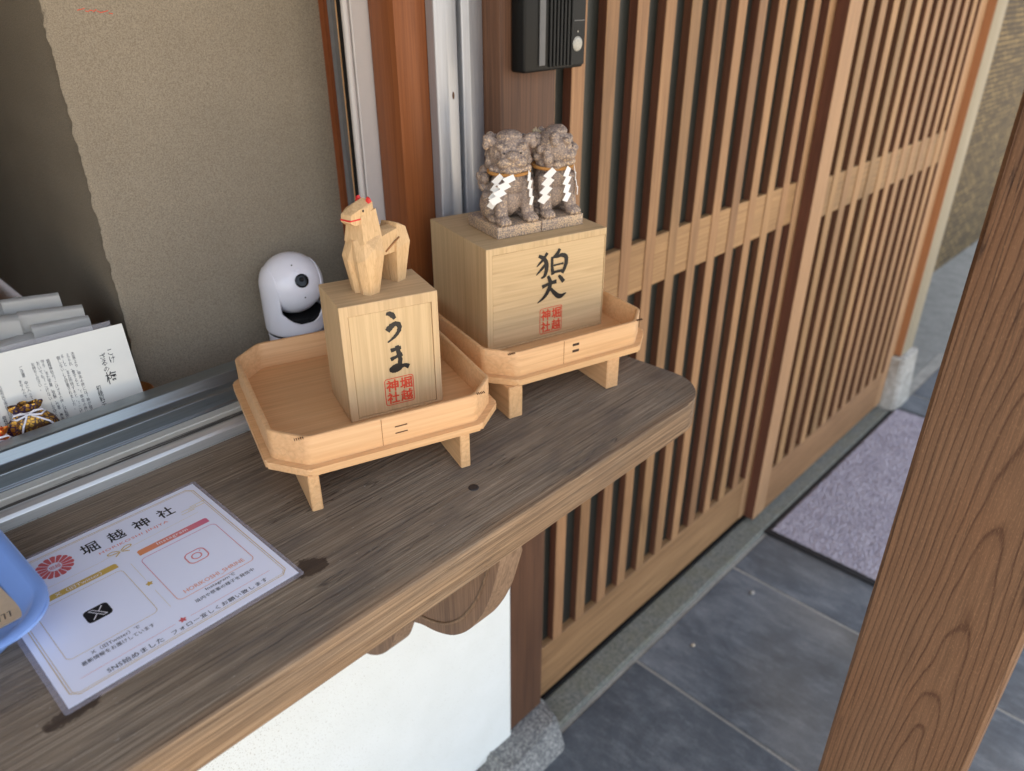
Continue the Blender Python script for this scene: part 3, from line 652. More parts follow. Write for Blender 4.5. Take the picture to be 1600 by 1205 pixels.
for (x, y, r, lb) in ((1.677, 0.649, 0.0075, 'tiny pale pebble on the slate slab nearer the doormat'), (1.386, 0.666, 0.006, 'tiny tan pebble on the slate slab nearer the dark door post')):
    bm = NB(); bmesh.ops.create_icosphere(bm, subdivisions=2, radius=1, matrix=Matrix.Translation((x, y, 0.0045)) @ Matrix.Diagonal((r, r*0.8, r*0.6, 1)))
    for v in bm.verts: v.co += Vector((random.uniform(-1, 1), random.uniform(-1, 1), random.uniform(-1, 1)))*r*0.07
    tag(obj('pebble', bm, M['pale_stone'] if r > 0.007 else M['gravel'], smooth=True), lb, 'pebble')
# doormat
t = thing('doormat', 'mauve grey pile doormat with black rubber edge before the far door', 'doormat', (1.955, 0.05, 0.0015))
W, D = 1.125, 0.716
bm = NB(); prism(bm, rounded_poly([(0, 0), (W, 0), (W, D), (0, D)], 0.012, 3), 0, 0.005); obj('rubber_edge', bm, M['gasket'], t)
bm = NB(); nx, ny = 190, 120; g = []
for j in range(ny+1):
    for i in range(nx+1):
        e = min(i, nx-i, j, ny-j); h = 0.0055 if e == 0 else 0.0085+random.uniform(0, 0.0045)
        g.append(bm.verts.new((0.022+(W-0.044)*i/nx+random.uniform(-.0015, .0015), 0.022+(D-0.044)*j/ny+random.uniform(-.0015, .0015), h)))
for j in range(ny):
    for i in range(nx): bm.faces.new((g[j*(nx+1)+i], g[j*(nx+1)+i+1], g[(j+1)*(nx+1)+i+1], g[(j+1)*(nx+1)+i]))
obj('pile', bm, M['carpet'], t)

# ------------------------------------------------------------------ shelf
t = thing('wall_shelf', 'thick weathered grey brown wooden shelf below the sales window', 'shelf')
out = [(-1.3, 0.435)]
out = rounded_poly([(-1.3, 0.4365), (0.846, 0.4365), (0.846, 0.7945), (0.7999, 0.7945), (-1.3, 0.7945)], [0, 0.062, 0, 0, 0], 14)
bm = NB(); prism(bm, out, 1.052, 1.0998)
es = [e for e in bm.edges if all(v.co.z > 1.09 for v in e.verts) and (e.verts[0].co.y < 0.75 or e.verts[1].co.y < 0.75)]
bmesh.ops.bevel(bm, geom=es, offset=0.013, segments=5, profile=0.55, affect='EDGES')
es = [e for e in bm.edges if all(v.co.z < 1.053 for v in e.verts) and (e.verts[0].co.y < 0.75 or e.verts[1].co.y < 0.75)]
bmesh.ops.bevel(bm, geom=es, offset=0.005, segments=2, profile=0.5, affect='EDGES')
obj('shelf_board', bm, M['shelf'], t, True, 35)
bm = NB(); lathe(bm, [(0.0, 1.1006), (0.0045, 1.1007), (0.0058, 1.1004), (0.0060, 1.0996)], 20, (0.4586, 0.5057)); obj('wooden_plug', bm, M['plug'], t, True)
side = [(0.462, 1.0515), (0.461, 1.021), (0.470, 0.987), (0.479, 0.955), (0.494, 0.918), (0.517, 0.878), (0.548, 0.845), (0.582, 0.826), (0.617, 0.815), (0.645, 0.800), (0.664, 0.785), (0.675, 0.768), (0.686, 0.738), (0.700, 0.705), (0.721, 0.677), (0.745, 0.655), (0.77, 0.640), (0.7945, 0.636), (0.7945, 1.0515)]
def smooth2(P, n=5):
    out = []
    for i in range(len(P)-1):
        p0, p1, p2, p3 = (Vector(P[max(i-1, 0)]), Vector(P[i]), Vector(P[i+1]), Vector(P[min(i+2, len(P)-1)]))
        out += [tuple(0.5*((2*p1)+(p2-p0)*t+(2*p0-5*p1+4*p2-p3)*t*t+(3*p1-p0-3*p2+p3)*t**3)) for t in [k/n for k in range(n)]]
    return out+[P[-1]]
side = [side[0]]+smooth2(side[1:-1])+[side[-1]]
def bracket(x0, x1):
    bm = NB(); prism(bm, [(y, z) for y, z in side], x0, x1, 'X', 0.004, 2)
    o = obj('shelf_bracket', bm, M['bracket'], t, True, 40)
    o.data.materials.append(M['bracket_edge'])
    for p in o.data.polygons:
        if abs(p.normal.x) < 0.5: p.material_index = 1
    # carved line that follows the curved front edge
    bm = NB(); c = [Vector((0, y, z)) for y, z in side[1:42]]
    inn = [(x0-0.0002, p.y+0.012+0.003*i/40, p.z+0.006+0.008*i/40) for i, p in enumerate(c)]
    tube(bm, inn, 0.0022, 6); obj('carved_line', bm, M['bracket'], o, True)
bracket(0.454, 0.492); bracket(-0.55, -0.512)

# ------------------------------------------------------------------ offering trays
def tray(loc, rz, w, d, label, bark, leg_u, leg_t, ch=0.037):
    t = thing('offering_tray', label, 'tray', loc, rz, 'octagonal offering trays on the shelf')
    def octo(a, r=0.0, c=ch, n=4):
        x0, x1, y0, y1 = a, w-a, a, d-a; c = c - a*0.586
        return rounded_poly([(x0+c, y0), (x1-c, y0), (x1, y0+c), (x1, y1-c), (x1-c, y1), (x0+c, y1), (x0, y1-c), (x0, y0+c)], r, n)
    zl = 0.0455
    bm = NB(); prism(bm, octo(0, 0.006), zl, zl+0.0085, bevel=0.0028, seg=3); obj('base_plate', bm, M['hinokiX'], t, True, 35)
    # bent-wood rim: each run of the wall is one board bent round the corners
    z0, z1 = zl+0.0087, zl+0.0425; o_, i_ = octo(0.0075, 0.016, n=6), octo(0.0125, 0.013, n=6)
    bm = NB(); n = len(o_); ring = [[bm.verts.new((*p, z)) for p in q] for q, z in ((o_, z0), (o_, z1-0.001), ([(a*0.8+b*0.2, c*0.8+e*0.2) for (a, c), (b, e) in zip(o_, i_)], z1), ([(a*0.2+b*0.8, c*0.2+e*0.8) for (a, c), (b, e) in zip(o_, i_)], z1), (i_, z1-0.001), (i_, z0))]
    for A, B in zip(ring, ring[1:]+ring[:1]):
        for k in range(n): bm.faces.new((A[k], A[(k+1) % n], B[(k+1) % n], B[k]))
    r = obj('rim', bm, M['hinokiX'], t, True, 50)
    # saw kerfs on the top of the bends, lap seam and two stitches on the front
    bm = NB()
    for (x, y) in ((ch-0.004, 0.010), (w-ch+0.004, 0.010)):
        for k in range(5):
            q = (k-2)*0.0021; hx = abs(y-0.010) < 1e-6
            if hx: box(bm, x+q-0.0003, x+q+0.0003, y-0.0016+abs(q)*0.05, y+0.0022, z1-0.001, z1+0.00025)
            else: box(bm, x-0.0022, x+0.0018, y+q-0.00016, y+q+0.00016, z1-0.001, z1+0.00015)
    tag(obj('kerf_marks', bm, M['kerf'], r), kind='stuff')
    sx = bark['seam']; bm = NB(); box(bm, sx-0.0003, sx+0.0003, 0.0072, 0.0082, z0+0.0005, z1-0.0008); obj('lap_seam', bm, M['seam'], r)
    for (a, b, h, hh) in bark['st']:
        bm = NB(); box(bm, a, b, 0.0068, 0.0082, zl+h-hh, zl+h+hh, 0.0002); obj('stitch', bm, bark['mat'], r)
    for u0 in leg_u:
        bm = NB(); box(bm, u0, u0+leg_t, 0.001, d-0.001, 0.0003, zl-0.0002, 0.0012, 1); obj('leg', bm, M['hinokiY'], t)
    return t
def at(o, rz, u, v, z=0):
    return (o[0]+math.cos(rz)*u-math.sin(rz)*v, o[1]+math.sin(rz)*u+math.cos(rz)*v, o[2]+z)
A1 = R(-18.2); T1 = (0.2774, 0.6050, 1.1); A2 = R(-15); T2 = (0.5665, 0.5838, 1.1)
tray(T1, A1, 0.270, 0.268, 'pale orange octagonal wooden tray holding the small horse box', dict(seam=0.119, st=((0.1335, 0.1475, 0.0288, 0.0006), (0.1335, 0.1475, 0.0208, 0.0006)), mat=M['kerf']), (0.034, 0.206), 0.012)
tray(T2, A2, 0.268, 0.268, 'pale orange octagonal wooden tray with two black stitches, holding the larger box', dict(seam=0.110, st=((0.1235, 0.1335, 0.0326, 0.0016), (0.1235, 0.1335, 0.0237, 0.0016)), mat=M['bark']), (0.024, 0.178), 0.020)

# ------------------------------------------------------------------ the two boxes
def put_front(mes_or_bm): return Matrix.Translation((0, -0.0003, 0)) @ Matrix.Rotation(R(90), 4, 'X')
FR = put_front(None)
def lidbox(name, loc, rz, w, d, h, label, ax, gr):
    t = thing(name, label, 'wooden box', loc, rz)
    bm = NB(); g0, g1, k0, k1 = gr        # groove of the sliding front lid: left, right, bottom, top
    # shell: a ring of boards round the opening, with the sliding front lid let into it
    bm.free(); bm = NB(); o4 = [(0, 0), (w, 0), (w, h), (0, h)]; i4 = [(g0, k0), (g1, k0), (g1, k1), (g0, k1)]
    V = {(q, y): [bm.verts.new((p[0], y, p[1])) for p in P] for q, P in (('o', o4), ('i', i4)) for y in (0.0, d)}
    for k in range(4):
        j = (k+1) % 4
        bm.faces.new((V['o', 0.0][k], V['o', 0.0][j], V['i', 0.0][j], V['i', 0.0][k])); bm.faces.new((V['o', d][k], V['i', d][k], V['i', d][j], V['o', d][j]))
        bm.faces.new((V['o', 0.0][k], V['o', d][k], V['o', d][j], V['o', 0.0][j])); bm.faces.new((V['i', 0.0][k], V['i', 0.0][j], V['i', d][j], V['i', d][k]))
    bmesh.ops.bevel(bm, geom=[e for e in bm.edges if all((abs(v.co.x) < 1e-6 or abs(v.co.x-w) < 1e-6) or (abs(v.co.z) < 1e-6 or abs(v.co.z-h) < 1e-6) for v in e.verts) and not any(v in V['i', 0.0]+V['i', d] for v in e.verts)], offset=0.0009, segments=2, profile=0.5, affect='EDGES')
    sh = obj('box_shell', bm, M['paulowniaZ'], t); sh.data.materials.append(M['paulowniaX'])
    for p in sh.data.polygons:
        if p.normal.z > 0.8: p.material_index = 1
    bm = NB(); box(bm, g0+0.0004, g1-0.0004, 0.0008, d-0.002, k0+0.0004, k1-0.0004, 0.0005); obj('front_lid', bm, M['paulownia'+ax], t)
    return t
def strokes(name, lst, mat, parent, dy=-0.0004, rough=0.08):
    bm = NB()
    for i, (p, w) in enumerate(lst):
        ribbon(bm, [(a/1000, b/1000) for a, b in p], [x/1000 for x in w], 0.00004*i, rough=rough)
    return flat_obj(name, bm, mat, parent, Matrix.Translation((0, dy, 0)) @ Matrix.Rotation(R(90), 4, 'X'))
def stamp(parent, x, y, w, h, dy):
    mes = []
    for ch, cx, cy in (('堀', 0.53, 0.51), ('越', 0.53, 0.04), ('神', 0.05, 0.51), ('社', 0.05, 0.04)):
        for q in (0, 1, 2):
            tm = text_mesh(ch, w*0.42, h*0.43, x+w*cx+(0.0004 if q == 1 else 0), y+h*cy+(0.0004 if q == 2 else 0), off=0.012)
            for v in tm.vertices: v.co.z = 0.00004*q
            mes.append(tm)
    Mx = Matrix.Translation((0, dy, 0)) @ Matrix.Rotation(R(90), 4, 'X')
    s = print_obj('seal_characters', mes, M['stamp'], parent, 0, Mx)
    bm = NB(); loop_line(bm, rounded_poly([(x, y), (x+w, y), (x+w, y+h), (x, y+h)], 0.003, 4), 0.0009, 0.0001); flat_obj('seal_border', bm, M['stamp'], parent, Mx)

B1 = at((0.3968, 0.6386, 1.1546), A1, 0, 0); AB1 = R(-18.5)
b1 = lidbox('horse_box', B1, AB1, 0.1115, 0.0795, 0.1395, 'small pale wooden box brushed うま in black with red seal, carved horse on top', 'Z', (0.0090, 0.1040, 0.0030, 0.1275))
lid = [c for c in b1.children if c.name.startswith('front_lid')][0]
strokes('brush_writing', [
    ([(52.0, 123.0), (56.5, 121.6), (60.2, 116.6)], [3.2, 6.6, 4.2]),
    ([(51.9, 103.7), (55.5, 107.2), (60.0, 109.4), (63.8, 108.5), (64.9, 102.6), (59.6, 95.0), (50.7, 89.3)], [6.2, 6.6, 5.4, 6.2, 5.0, 4.0, 1.6]),
    ([(60.4, 82.2), (62.4, 72.1), (62.4, 60.8), (56, 58.3), (51.6, 55.6), (55, 53.0), (60.6, 54.6), (66.5, 57.6), (71.6, 55.4)], [4.6, 5.6, 5.4, 5.0, 5.4, 5.0, 5.4, 4.6, 5.6]),
    ([(54.2, 78.6), (58.5, 79.4), (64.0, 80.0)], [5.2, 4.0, 4.2]), ([(53.2, 68.2), (58, 69.6), (65.0, 71.4)], [5.2, 3.8, 4.6])], M['brush_ink'], lid, 0.0004, 0.16)
stamp(lid, 0.0425, 0.0105, 0.034, 0.0335, 0.0004)
B2 = (0.6283, 0.6555, 1.1546)
b2 = lidbox('lion_dog_box', B2, A2, 0.188, 0.162, 0.1428, 'larger pale wooden box brushed 狛犬 in black with red seal, stone lion-dogs on top', 'X', (0.0085, 0.1868, 0.0030, 0.1338))
lid = [c for c in b2.children if c.name.startswith('front_lid')][0]
strokes('brush_writing', [
    ([(91.5, 122.4), (86, 115.5), (80, 110.5), (75.8, 106.8)], [4.6, 4.4, 3.2, 1.0]),
    ([(79.6, 120.6), (86.0, 117.0), (90.4, 110.5), (91.3, 102.5), (88.7, 92.8), (83.2, 89.8)], [4.5, 5.5, 6.4, 6.4, 5.4, 2.0]),
    ([(90.2, 108.6), (83.5, 102.5), (75.5, 95.6)], [4.0, 4.2, 1.4]),
    ([(111.2, 124.6), (107.4, 119.2), (100.8, 115.0)], [4.8, 5.4, 3.0]),
    ([(99.8, 115.8), (99.9, 104.2), (101.2, 92.6)], [4.0, 4.4, 5.4]),
    ([(101.7, 115.6), (109, 115.6), (114.7, 116.6), (121.6, 113.4), (122.6, 106), (120.6, 98.6), (117.0, 91.8)], [3.2, 4.0, 5.6, 6.4, 6.0, 5.6, 4.6]),
    ([(103.0, 104.2), (117.5, 104.6)], [2.6, 2.6]), ([(102.3, 94.6), (116.9, 94.8)], [3.6, 4.0]),
    ([(85.8, 77.2), (95, 79.6), (106.2, 80.8)], [5.6, 4.4, 6.0]),
    ([(94.0, 90.2), (97.6, 80.5), (94.0, 69.4), (87.0, 61.0), (77.4, 55.6)], [4.2, 6.6, 6.4, 4.4, 1.0]),
    ([(97.1, 74.1), (104.0, 65.5), (113.5, 58.3), (124.0, 61.4)], [3.0, 6.0, 7.4, 1.0]),
    ([(111.2, 88.2), (114.4, 84.6), (118.4, 79.4)], [3.2, 5.6, 5.8])], M['brush_ink'], lid, 0.0004, 0.06)
stamp(lid, 0.0822, 0.0080, 0.0355, 0.0370, 0.0004)

# ------------------------------------------------------------------ carved wooden horse
def build_horse():
    t = thing('carved_horse', 'faceted carved wooden horse figure with red ears and mouth on the small box', 'figurine', (0.4470, 0.6575, B1[2]+0.1396), R(191))
    pieces = []
    def H(pts):
        bm = NB(); hull(bm, [(a/1000, b/1000, c/1000) for a, b, c in pts]); bmesh.ops.recalc_face_normals(bm, faces=bm.faces); pieces.append(bm)
    for s in (1, -1):     # a fore leg and its half of the chest
        H([(-6, 0.25*s, 0), (9, 0.25*s, 0), (11, 6*s, 0), (7, 14.5*s, 0), (-5, 15*s, 0), (15, 0.25*s, 40), (16.5, 7*s, 38), (14, 17*s, 42), (-13, 20*s, 45), (-13, 0*s, 45), (4, 21.5*s, 42), (4, 21*s, 52), (13, 0.2*s, 60), (9, 11*s, 63), (-13, 15*s, 62)])
    H([(-17, -15.5, 54), (-17, 15.5, 54), (11, -14, 58), (11, 14, 58), (13, 0, 52), (-15, -10.5, 90), (-15, 10.5, 90), (7, -10, 86), (7, 10, 86), (-20, 0, 74)])       # neck
    H([(-15.5, 0.0, 90.1), (-12.9, -9.0, 81.7), (-12.9, 9.0, 81.7), (-12.0, -9.5, 97.6), (-12.0, 9.5, 97.6), (-2.6, -11.2, 93.4), (-2.6, 11.2, 93.4), (-4.3, -10.8, 78.3), (-4.3, 10.8, 78.3), (6.0, 0.0, 98.5), (-7.7, 0.0, 101.8),
       (18.1, -7.2, 89.2), (18.1, 7.2, 89.2), (19.8, -6.8, 81.7), (19.8, 6.8, 81.7), (14.6, -7.7, 77.5), (14.6, 7.7, 77.5), (7.8, -9.5, 93.4), (7.8, 9.5, 93.4)])   # head
    H([(-8, -13, 38), (-8, 13, 38), (-8, -13, 58), (-8, 13, 58), (-8, 0, 64), (-42, -13, 37), (-42, 13, 37), (-30, -12, 57), (-30, 12, 57), (-30, 0, 59), (-46, -12, 62), (-46, 12, 62), (-46, 0, 65)])  # barrel with dipped back
    for s in (1, -1):     # hind legs
        H([(-40, 0.8*s, 0), (-40, 11*s, 0), (-53, 0.8*s, 0), (-53, 11*s, 0), (-36, 0*s, 40), (-37, 15.5*s, 40), (-62, 0*s, 44), (-60, 15.5*s, 44), (-44, 0, 68), (-45, 11*s, 67), (-60, 0, 62), (-59, 11*s, 60)])
    base = None
    for bm in pieces:
        me = bpy.data.meshes.new('p'); bm.to_mesh(me); bm.free(); o = bpy.data.objects.new('p', me); COL.objects.link(o)
        if base is None: base = o
        else:
            m = base.modifiers.new('b', 'BOOLEAN'); m.operation = 'UNION'; m.object = o; m.solver = 'EXACT'
            me2 = evaluated(base); base.modifiers.clear(); base.data = me2; bpy.data.objects.remove(o)
    # carved hollow between the fore legs
    def cut(pts):
        bm = NB(); hull(bm, [(a/1000, b/1000, c/1000) for a, b, c in pts]); bmesh.ops.recalc_face_normals(bm, faces=bm.faces)
        me = bpy.data.meshes.new('c'); bm.to_mesh(me); bm.free(); o = bpy.data.objects.new('c', me); COL.objects.link(o)
        m = base.modifiers.new('b', 'BOOLEAN'); m.operation = 'DIFFERENCE'; m.object = o; m.solver = 'EXACT'
        me2 = evaluated(base); base.modifiers.clear(); base.data = me2; bpy.data.objects.remove(o)
    cut([(20, 0, 0), (20, 8, -2), (20, 6, 24), (20, -5, 40), (20, -8, 36), (20, -5, 20), (9.6, 2, -1), (12.4, 1, 24), (14.2, -4, 36)])
    me = base.data; bpy.data.objects.remove(base)
    me.polygons.foreach_set('use_smooth', [False]*len(me.polygons)); me.materials.clear()
    body = link_obj('body', me, t, M['carved'])
    for s in (1, -1):
        bm = NB(); hull(bm, [(a/1000, b*s/1000, c/1000) for a, b, c in ((-12, 4.5, 97), (-12, 9.5, 95), (-6, 5, 97), (-6, 9.5, 95.5), (-9.5, 5.8, 103), (-7, 6.5, 103), (-7, 8.8, 101.5), (-10, 8.8, 101.5))]); e = obj('ear', bm, M['red_paint'], t)
        bm = NB(); ball(bm, (0.0036, 0.0103*s, 0.0914), (0.0012, 0.0006, 0.0015)); obj('eye', bm, M['ink'], t, True)
    bm = NB(); box(bm, 0.0075, 0.0200, -0.0076, 0.0096, 0.0828, 0.0843)
    for v in bm.verts:
        if v.co.x > 0.015: v.co.y = max(-0.0071, min(0.0071, v.co.y))
    obj('mouth', bm, M['red_paint'], t)
    bm = NB(); tube(bm, [(-0.022, 0.0130, 0.041), (-0.044, 0.0142, 0.052)], 0.0011, 6); obj('harness_peg', bm, M['seam'], t, True)
    return t
build_horse()

# ------------------------------------------------------------------ stone lion-dogs
def lion(u0, label, head_yaw, shides, curl_seed, tongue, ribbon_top):
    z = B2[2]+0.1429; loc = at((0.6665, 0.6728, z), A2, u0, 0.001)
    t = thing('lion_dog', label, 'figurine', loc, A2, 'pair of stone guardian lion-dogs')
    S = 0.001; rnd = random.Random(curl_seed)
    bm = NB(); box(bm, 0.0002, 0.0672, 0, 0.082, 0.0001, 0.0158, 0.0015, 2)
    obj('base_slab', bm, M['komainu'], t, True, 40)
    c = 33.5; bm = NB()
    def E(x, y, zz, r, rot=None): ball(bm, (x*S, y*S, zz*S+0.0155), tuple(k*S for k in r) if hasattr(r, '__len__') else r*S, rot)
    # seated body: chest, belly, haunches
    E(c, 31, 38, (24, 19, 32)); E(c, 44, 26, (26, 25, 27)); E(c, 21, 48, (21, 13, 18)); E(c, 24, 30, (17, 12, 22)); E(c-19, 46, 16, (11, 20, 17)); E(c+19, 46, 16, (11, 20, 17))
    for s in (-1, 1):
        for k in range(10):
            f = k/9; E(c+s*(19-0.5*f+1.5*f*f), 17-6*f*f, 46-42*f, (10.5-2.6*f+0.6*f*f, 10.5-2.4*f, 7))
        E(c+s*20.5, 7.5, 5.8, (10, 9.5, 6.2))
        for k in (-1, 0, 1): E(c+s*20.5+k*5.4, 0.5+abs(k)*1.4, 4.2, (3.2, 5, 4.2))
        E(c+s*23, 27, 4.6, (8.5, 12, 5.2))
    hy = R(head_yaw); HR = Matrix.Rotation(hy, 3, 'Z'); hc = Vector((c, 27, 80))
    def F(x, y, zz, r, tilt=0):
        v = HR @ Vector((x, y, zz)) + hc; q = (Matrix.Rotation(hy, 3, 'Z') @ Matrix.Rotation(R(tilt), 3, 'Y')).to_euler(); E(v.x, v.y, v.z, r, q)
    E(c, 27, 62, (25, 21, 14))
    F(0, 0, 1, (27, 24, 22)); F(0, -15, -6, (20, 14, 13)); F(0, -25, -0.5, (9.5, 7.5, 6.6)); F(-9, -22, -7, (10.5, 8.5, 7.2)); F(9, -22, -7, (10.5, 8.5, 7.2)); F(0, -19, -16, (15, 11, 5.6))
    F(-3.6, -30, -0.5, (3.2, 3, 2.8)); F(3.6, -30, -0.5, (3.2, 3, 2.8)); F(-12, -18, 8.5, (9.5, 6.5, 4.8), 20); F(12, -18, 8.5, (9.5, 6.5, 4.8), -20); F(-10.5, -21, 2.8, 4.6); F(10.5, -21, 2.8, 4.6)
    F(-25, -4, 15, (10, 6.5, 6.4), 28); F(25, -4, 15, (10, 6.5, 6.4), -28); F(-30, -5, 10.5, (5, 5.5, 6)); F(30, -5, 10.5, (5, 5.5, 6))
    F(0, -3, 19, (17, 15, 7)); F(0, -8, 21.5, (7, 7, 5))
    for s in (-1, 1):
        for k in range(6):
            a = -10+k*24; F(s*24.5*math.cos(R(a-20))*0.98, 3+7*math.sin(R(a))*0.5, -14+19*math.sin(R(a*0.9)), rnd.uniform(5.8, 7.4))
        for k in range(5): F(s*(23-k*5.4), -8-k*2.8, -17-k*0.7, rnd.uniform(4.2, 5.2))
    for k in range(16):
        a = rnd.uniform(0, math.pi); b = rnd.uniform(-16, 16); F(24*math.cos(a), 8+15*math.sin(a), b, rnd.uniform(5, 7))
    for k in range(7): E(c+rnd.uniform(-14, 14)-9, 61+rnd.uniform(-4, 4), 22+k*5.4, rnd.uniform(6.5, 8.5))
    E(c-4, 63, 32, (14, 8, 26))
    for k in range(5): E(c-24+rnd.uniform(-2, 2), 42+k*5, 34+rnd.uniform(-6, 16), rnd.uniform(5, 7))
    me = remeshed(bm, 0.0008, 2)
    for v_ in me.vertices:
        zz = v_.co.z-0.0155; v_.co.z = 0.0155+zz*1.09
    body = link_obj('body', me, t, M['komainu'])
    if tongue:
        pass
    for s in (-1, 1):
        v = HR @ Vector((s*10.5, -25.2, 3.4)) + hc; bm = NB(); ball(bm, (v.x*S, v.y*S, v.z*S*1.09+0.0155), 0.0014); obj('eye', bm, M['plug'], t, True)
    # twisted straw rope round the neck
    n = 96; bm = NB()
    for ph in (0, math.pi):
        pts = []
        for k in range(n):
            a = 2*math.pi*k/n; rx, ry = 27.2, 23.2
            w = 1.25; q = a*22+ph; rr = 1+w*math.cos(q)/26
            pts.append(((c+rx*rr*math.cos(a))*S, (27+ry*rr*math.sin(a))*S, (64.5+1.2*math.sin(a)+w*math.sin(q))*S+0.0155))
        tube(bm, pts, 0.0015, 6, True)
    rope = obj('neck_rope', bm, M['rope'], t, True)
    # zigzag paper streamers
    for (ang, tilt, sc, rel) in shides:
        a = R(ang); px, py = (c+29.6*math.cos(a))*S, (27+25.8*math.sin(a))*S
        bm = NB(); w, h = 8.2*sc, 11.0*sc
        for k in range(4):
            xo = -0.5*k*sc; y0 = -k*h*0.90
            q = [(xo-w/2+3.2*sc, y0+1.2*sc), (xo+w/2+3.2*sc, y0-1.2*sc), (xo+w/2-3.2*sc, y0-h-0.6*sc), (xo-w/2-3.2*sc, y0-h+1.8*sc)]
            if k == 0: q[0] = (xo+1.5*sc, y0+2.6*sc)
            fold = 0.0012*(1 if k % 2 else -1)
            lo = [bm.verts.new((p[0]*S, -0.0004*k+(fold if i > 1 else -fold)*0.5, p[1]*S)) for i, p in enumerate(q)]; hi = [bm.verts.new((v.co.x, v.co.y-0.0002, v.co.z)) for v in lo]
            bm.faces.new(lo); bm.faces.new(hi[::-1])
            for i in range(4): bm.faces.new((lo[i], lo[(i+1) % 4], hi[(i+1) % 4], hi[i]))
        Mt = Matrix.Translation((px, py, 64*S+0.0155)) @ Matrix.Rotation(a+math.pi/2, 4, 'Z') @ Matrix.Rotation(R(rel), 4, 'X') @ Matrix.Rotation(R(tilt), 4, 'Y')
        bmesh.ops.transform(bm, matrix=Mt, verts=bm.verts); obj('paper_streamer', bm, M['shide'], rope)
    # ribbon ends and the knot behind the head
    bm = NB(); x0, y0, z0 = ribbon_top
    for k, (dx, dz, ww) in enumerate(((-3, 6, 0.0022), (4, 5, 0.0026), (0, 8, 0.002))):
        tube(bm, [((x0)*S, y0*S, (z0-6)*S), ((x0+dx*0.5)*S, (y0+2)*S, (z0+dz*0.5)*S), ((x0+dx)*S, (y0-1)*S, (z0+dz)*S), ((x0+dx*1.6)*S, (y0-3)*S, (z0+dz*0.55)*S)], ww, 6, taper=[0.6, 1, 1.1, 0.7])
    obj('ribbon_knot', bm, M['beige_ribbon'], rope, True)
    bm = NB(); a = R(-8); px, py = (c+26.5*math.cos(a))*S, (27+24*math.sin(a))*S
    pts = [(px, py, 0.0745), (px+0.001, py-0.001, 0.060), (px+0.003, py-0.002, 0.040), (px+0.005, py-0.003, 0.026)]
    for dx in (0,):
        vs = [[bm.verts.new((p[0]+q*0.0012, p[1]-q*0.0012, p[2])) for q in (-1, 1)] for p in pts]
        for A, B in zip(vs, vs[1:]): bm.faces.new((A[0], A[1], B[1], B[0]))
    bmesh.ops.solidify(bm, geom=bm.faces[:], thickness=0.0004)
    obj('hanging_ribbon', bm, M['beige_ribbon'], rope)
    return t
lion(0.0, 'left speckled stone lion-dog facing forward with one paper streamer overlapping another', -20, [(-146, 6, 1.05, -9), (-112, 33, 1.05, -12), (-56, 4, 1.0, -8)], 3, False, (33, 34, 118))
lion(0.0680, 'right speckled stone lion-dog with head turned aside and three straight paper streamers', 50, [(-126, 9, 1.1, -8), (-80, 5, 1.05, -8), (-40, 2, 0.95, -8)], 8, True, (16, 44, 117))

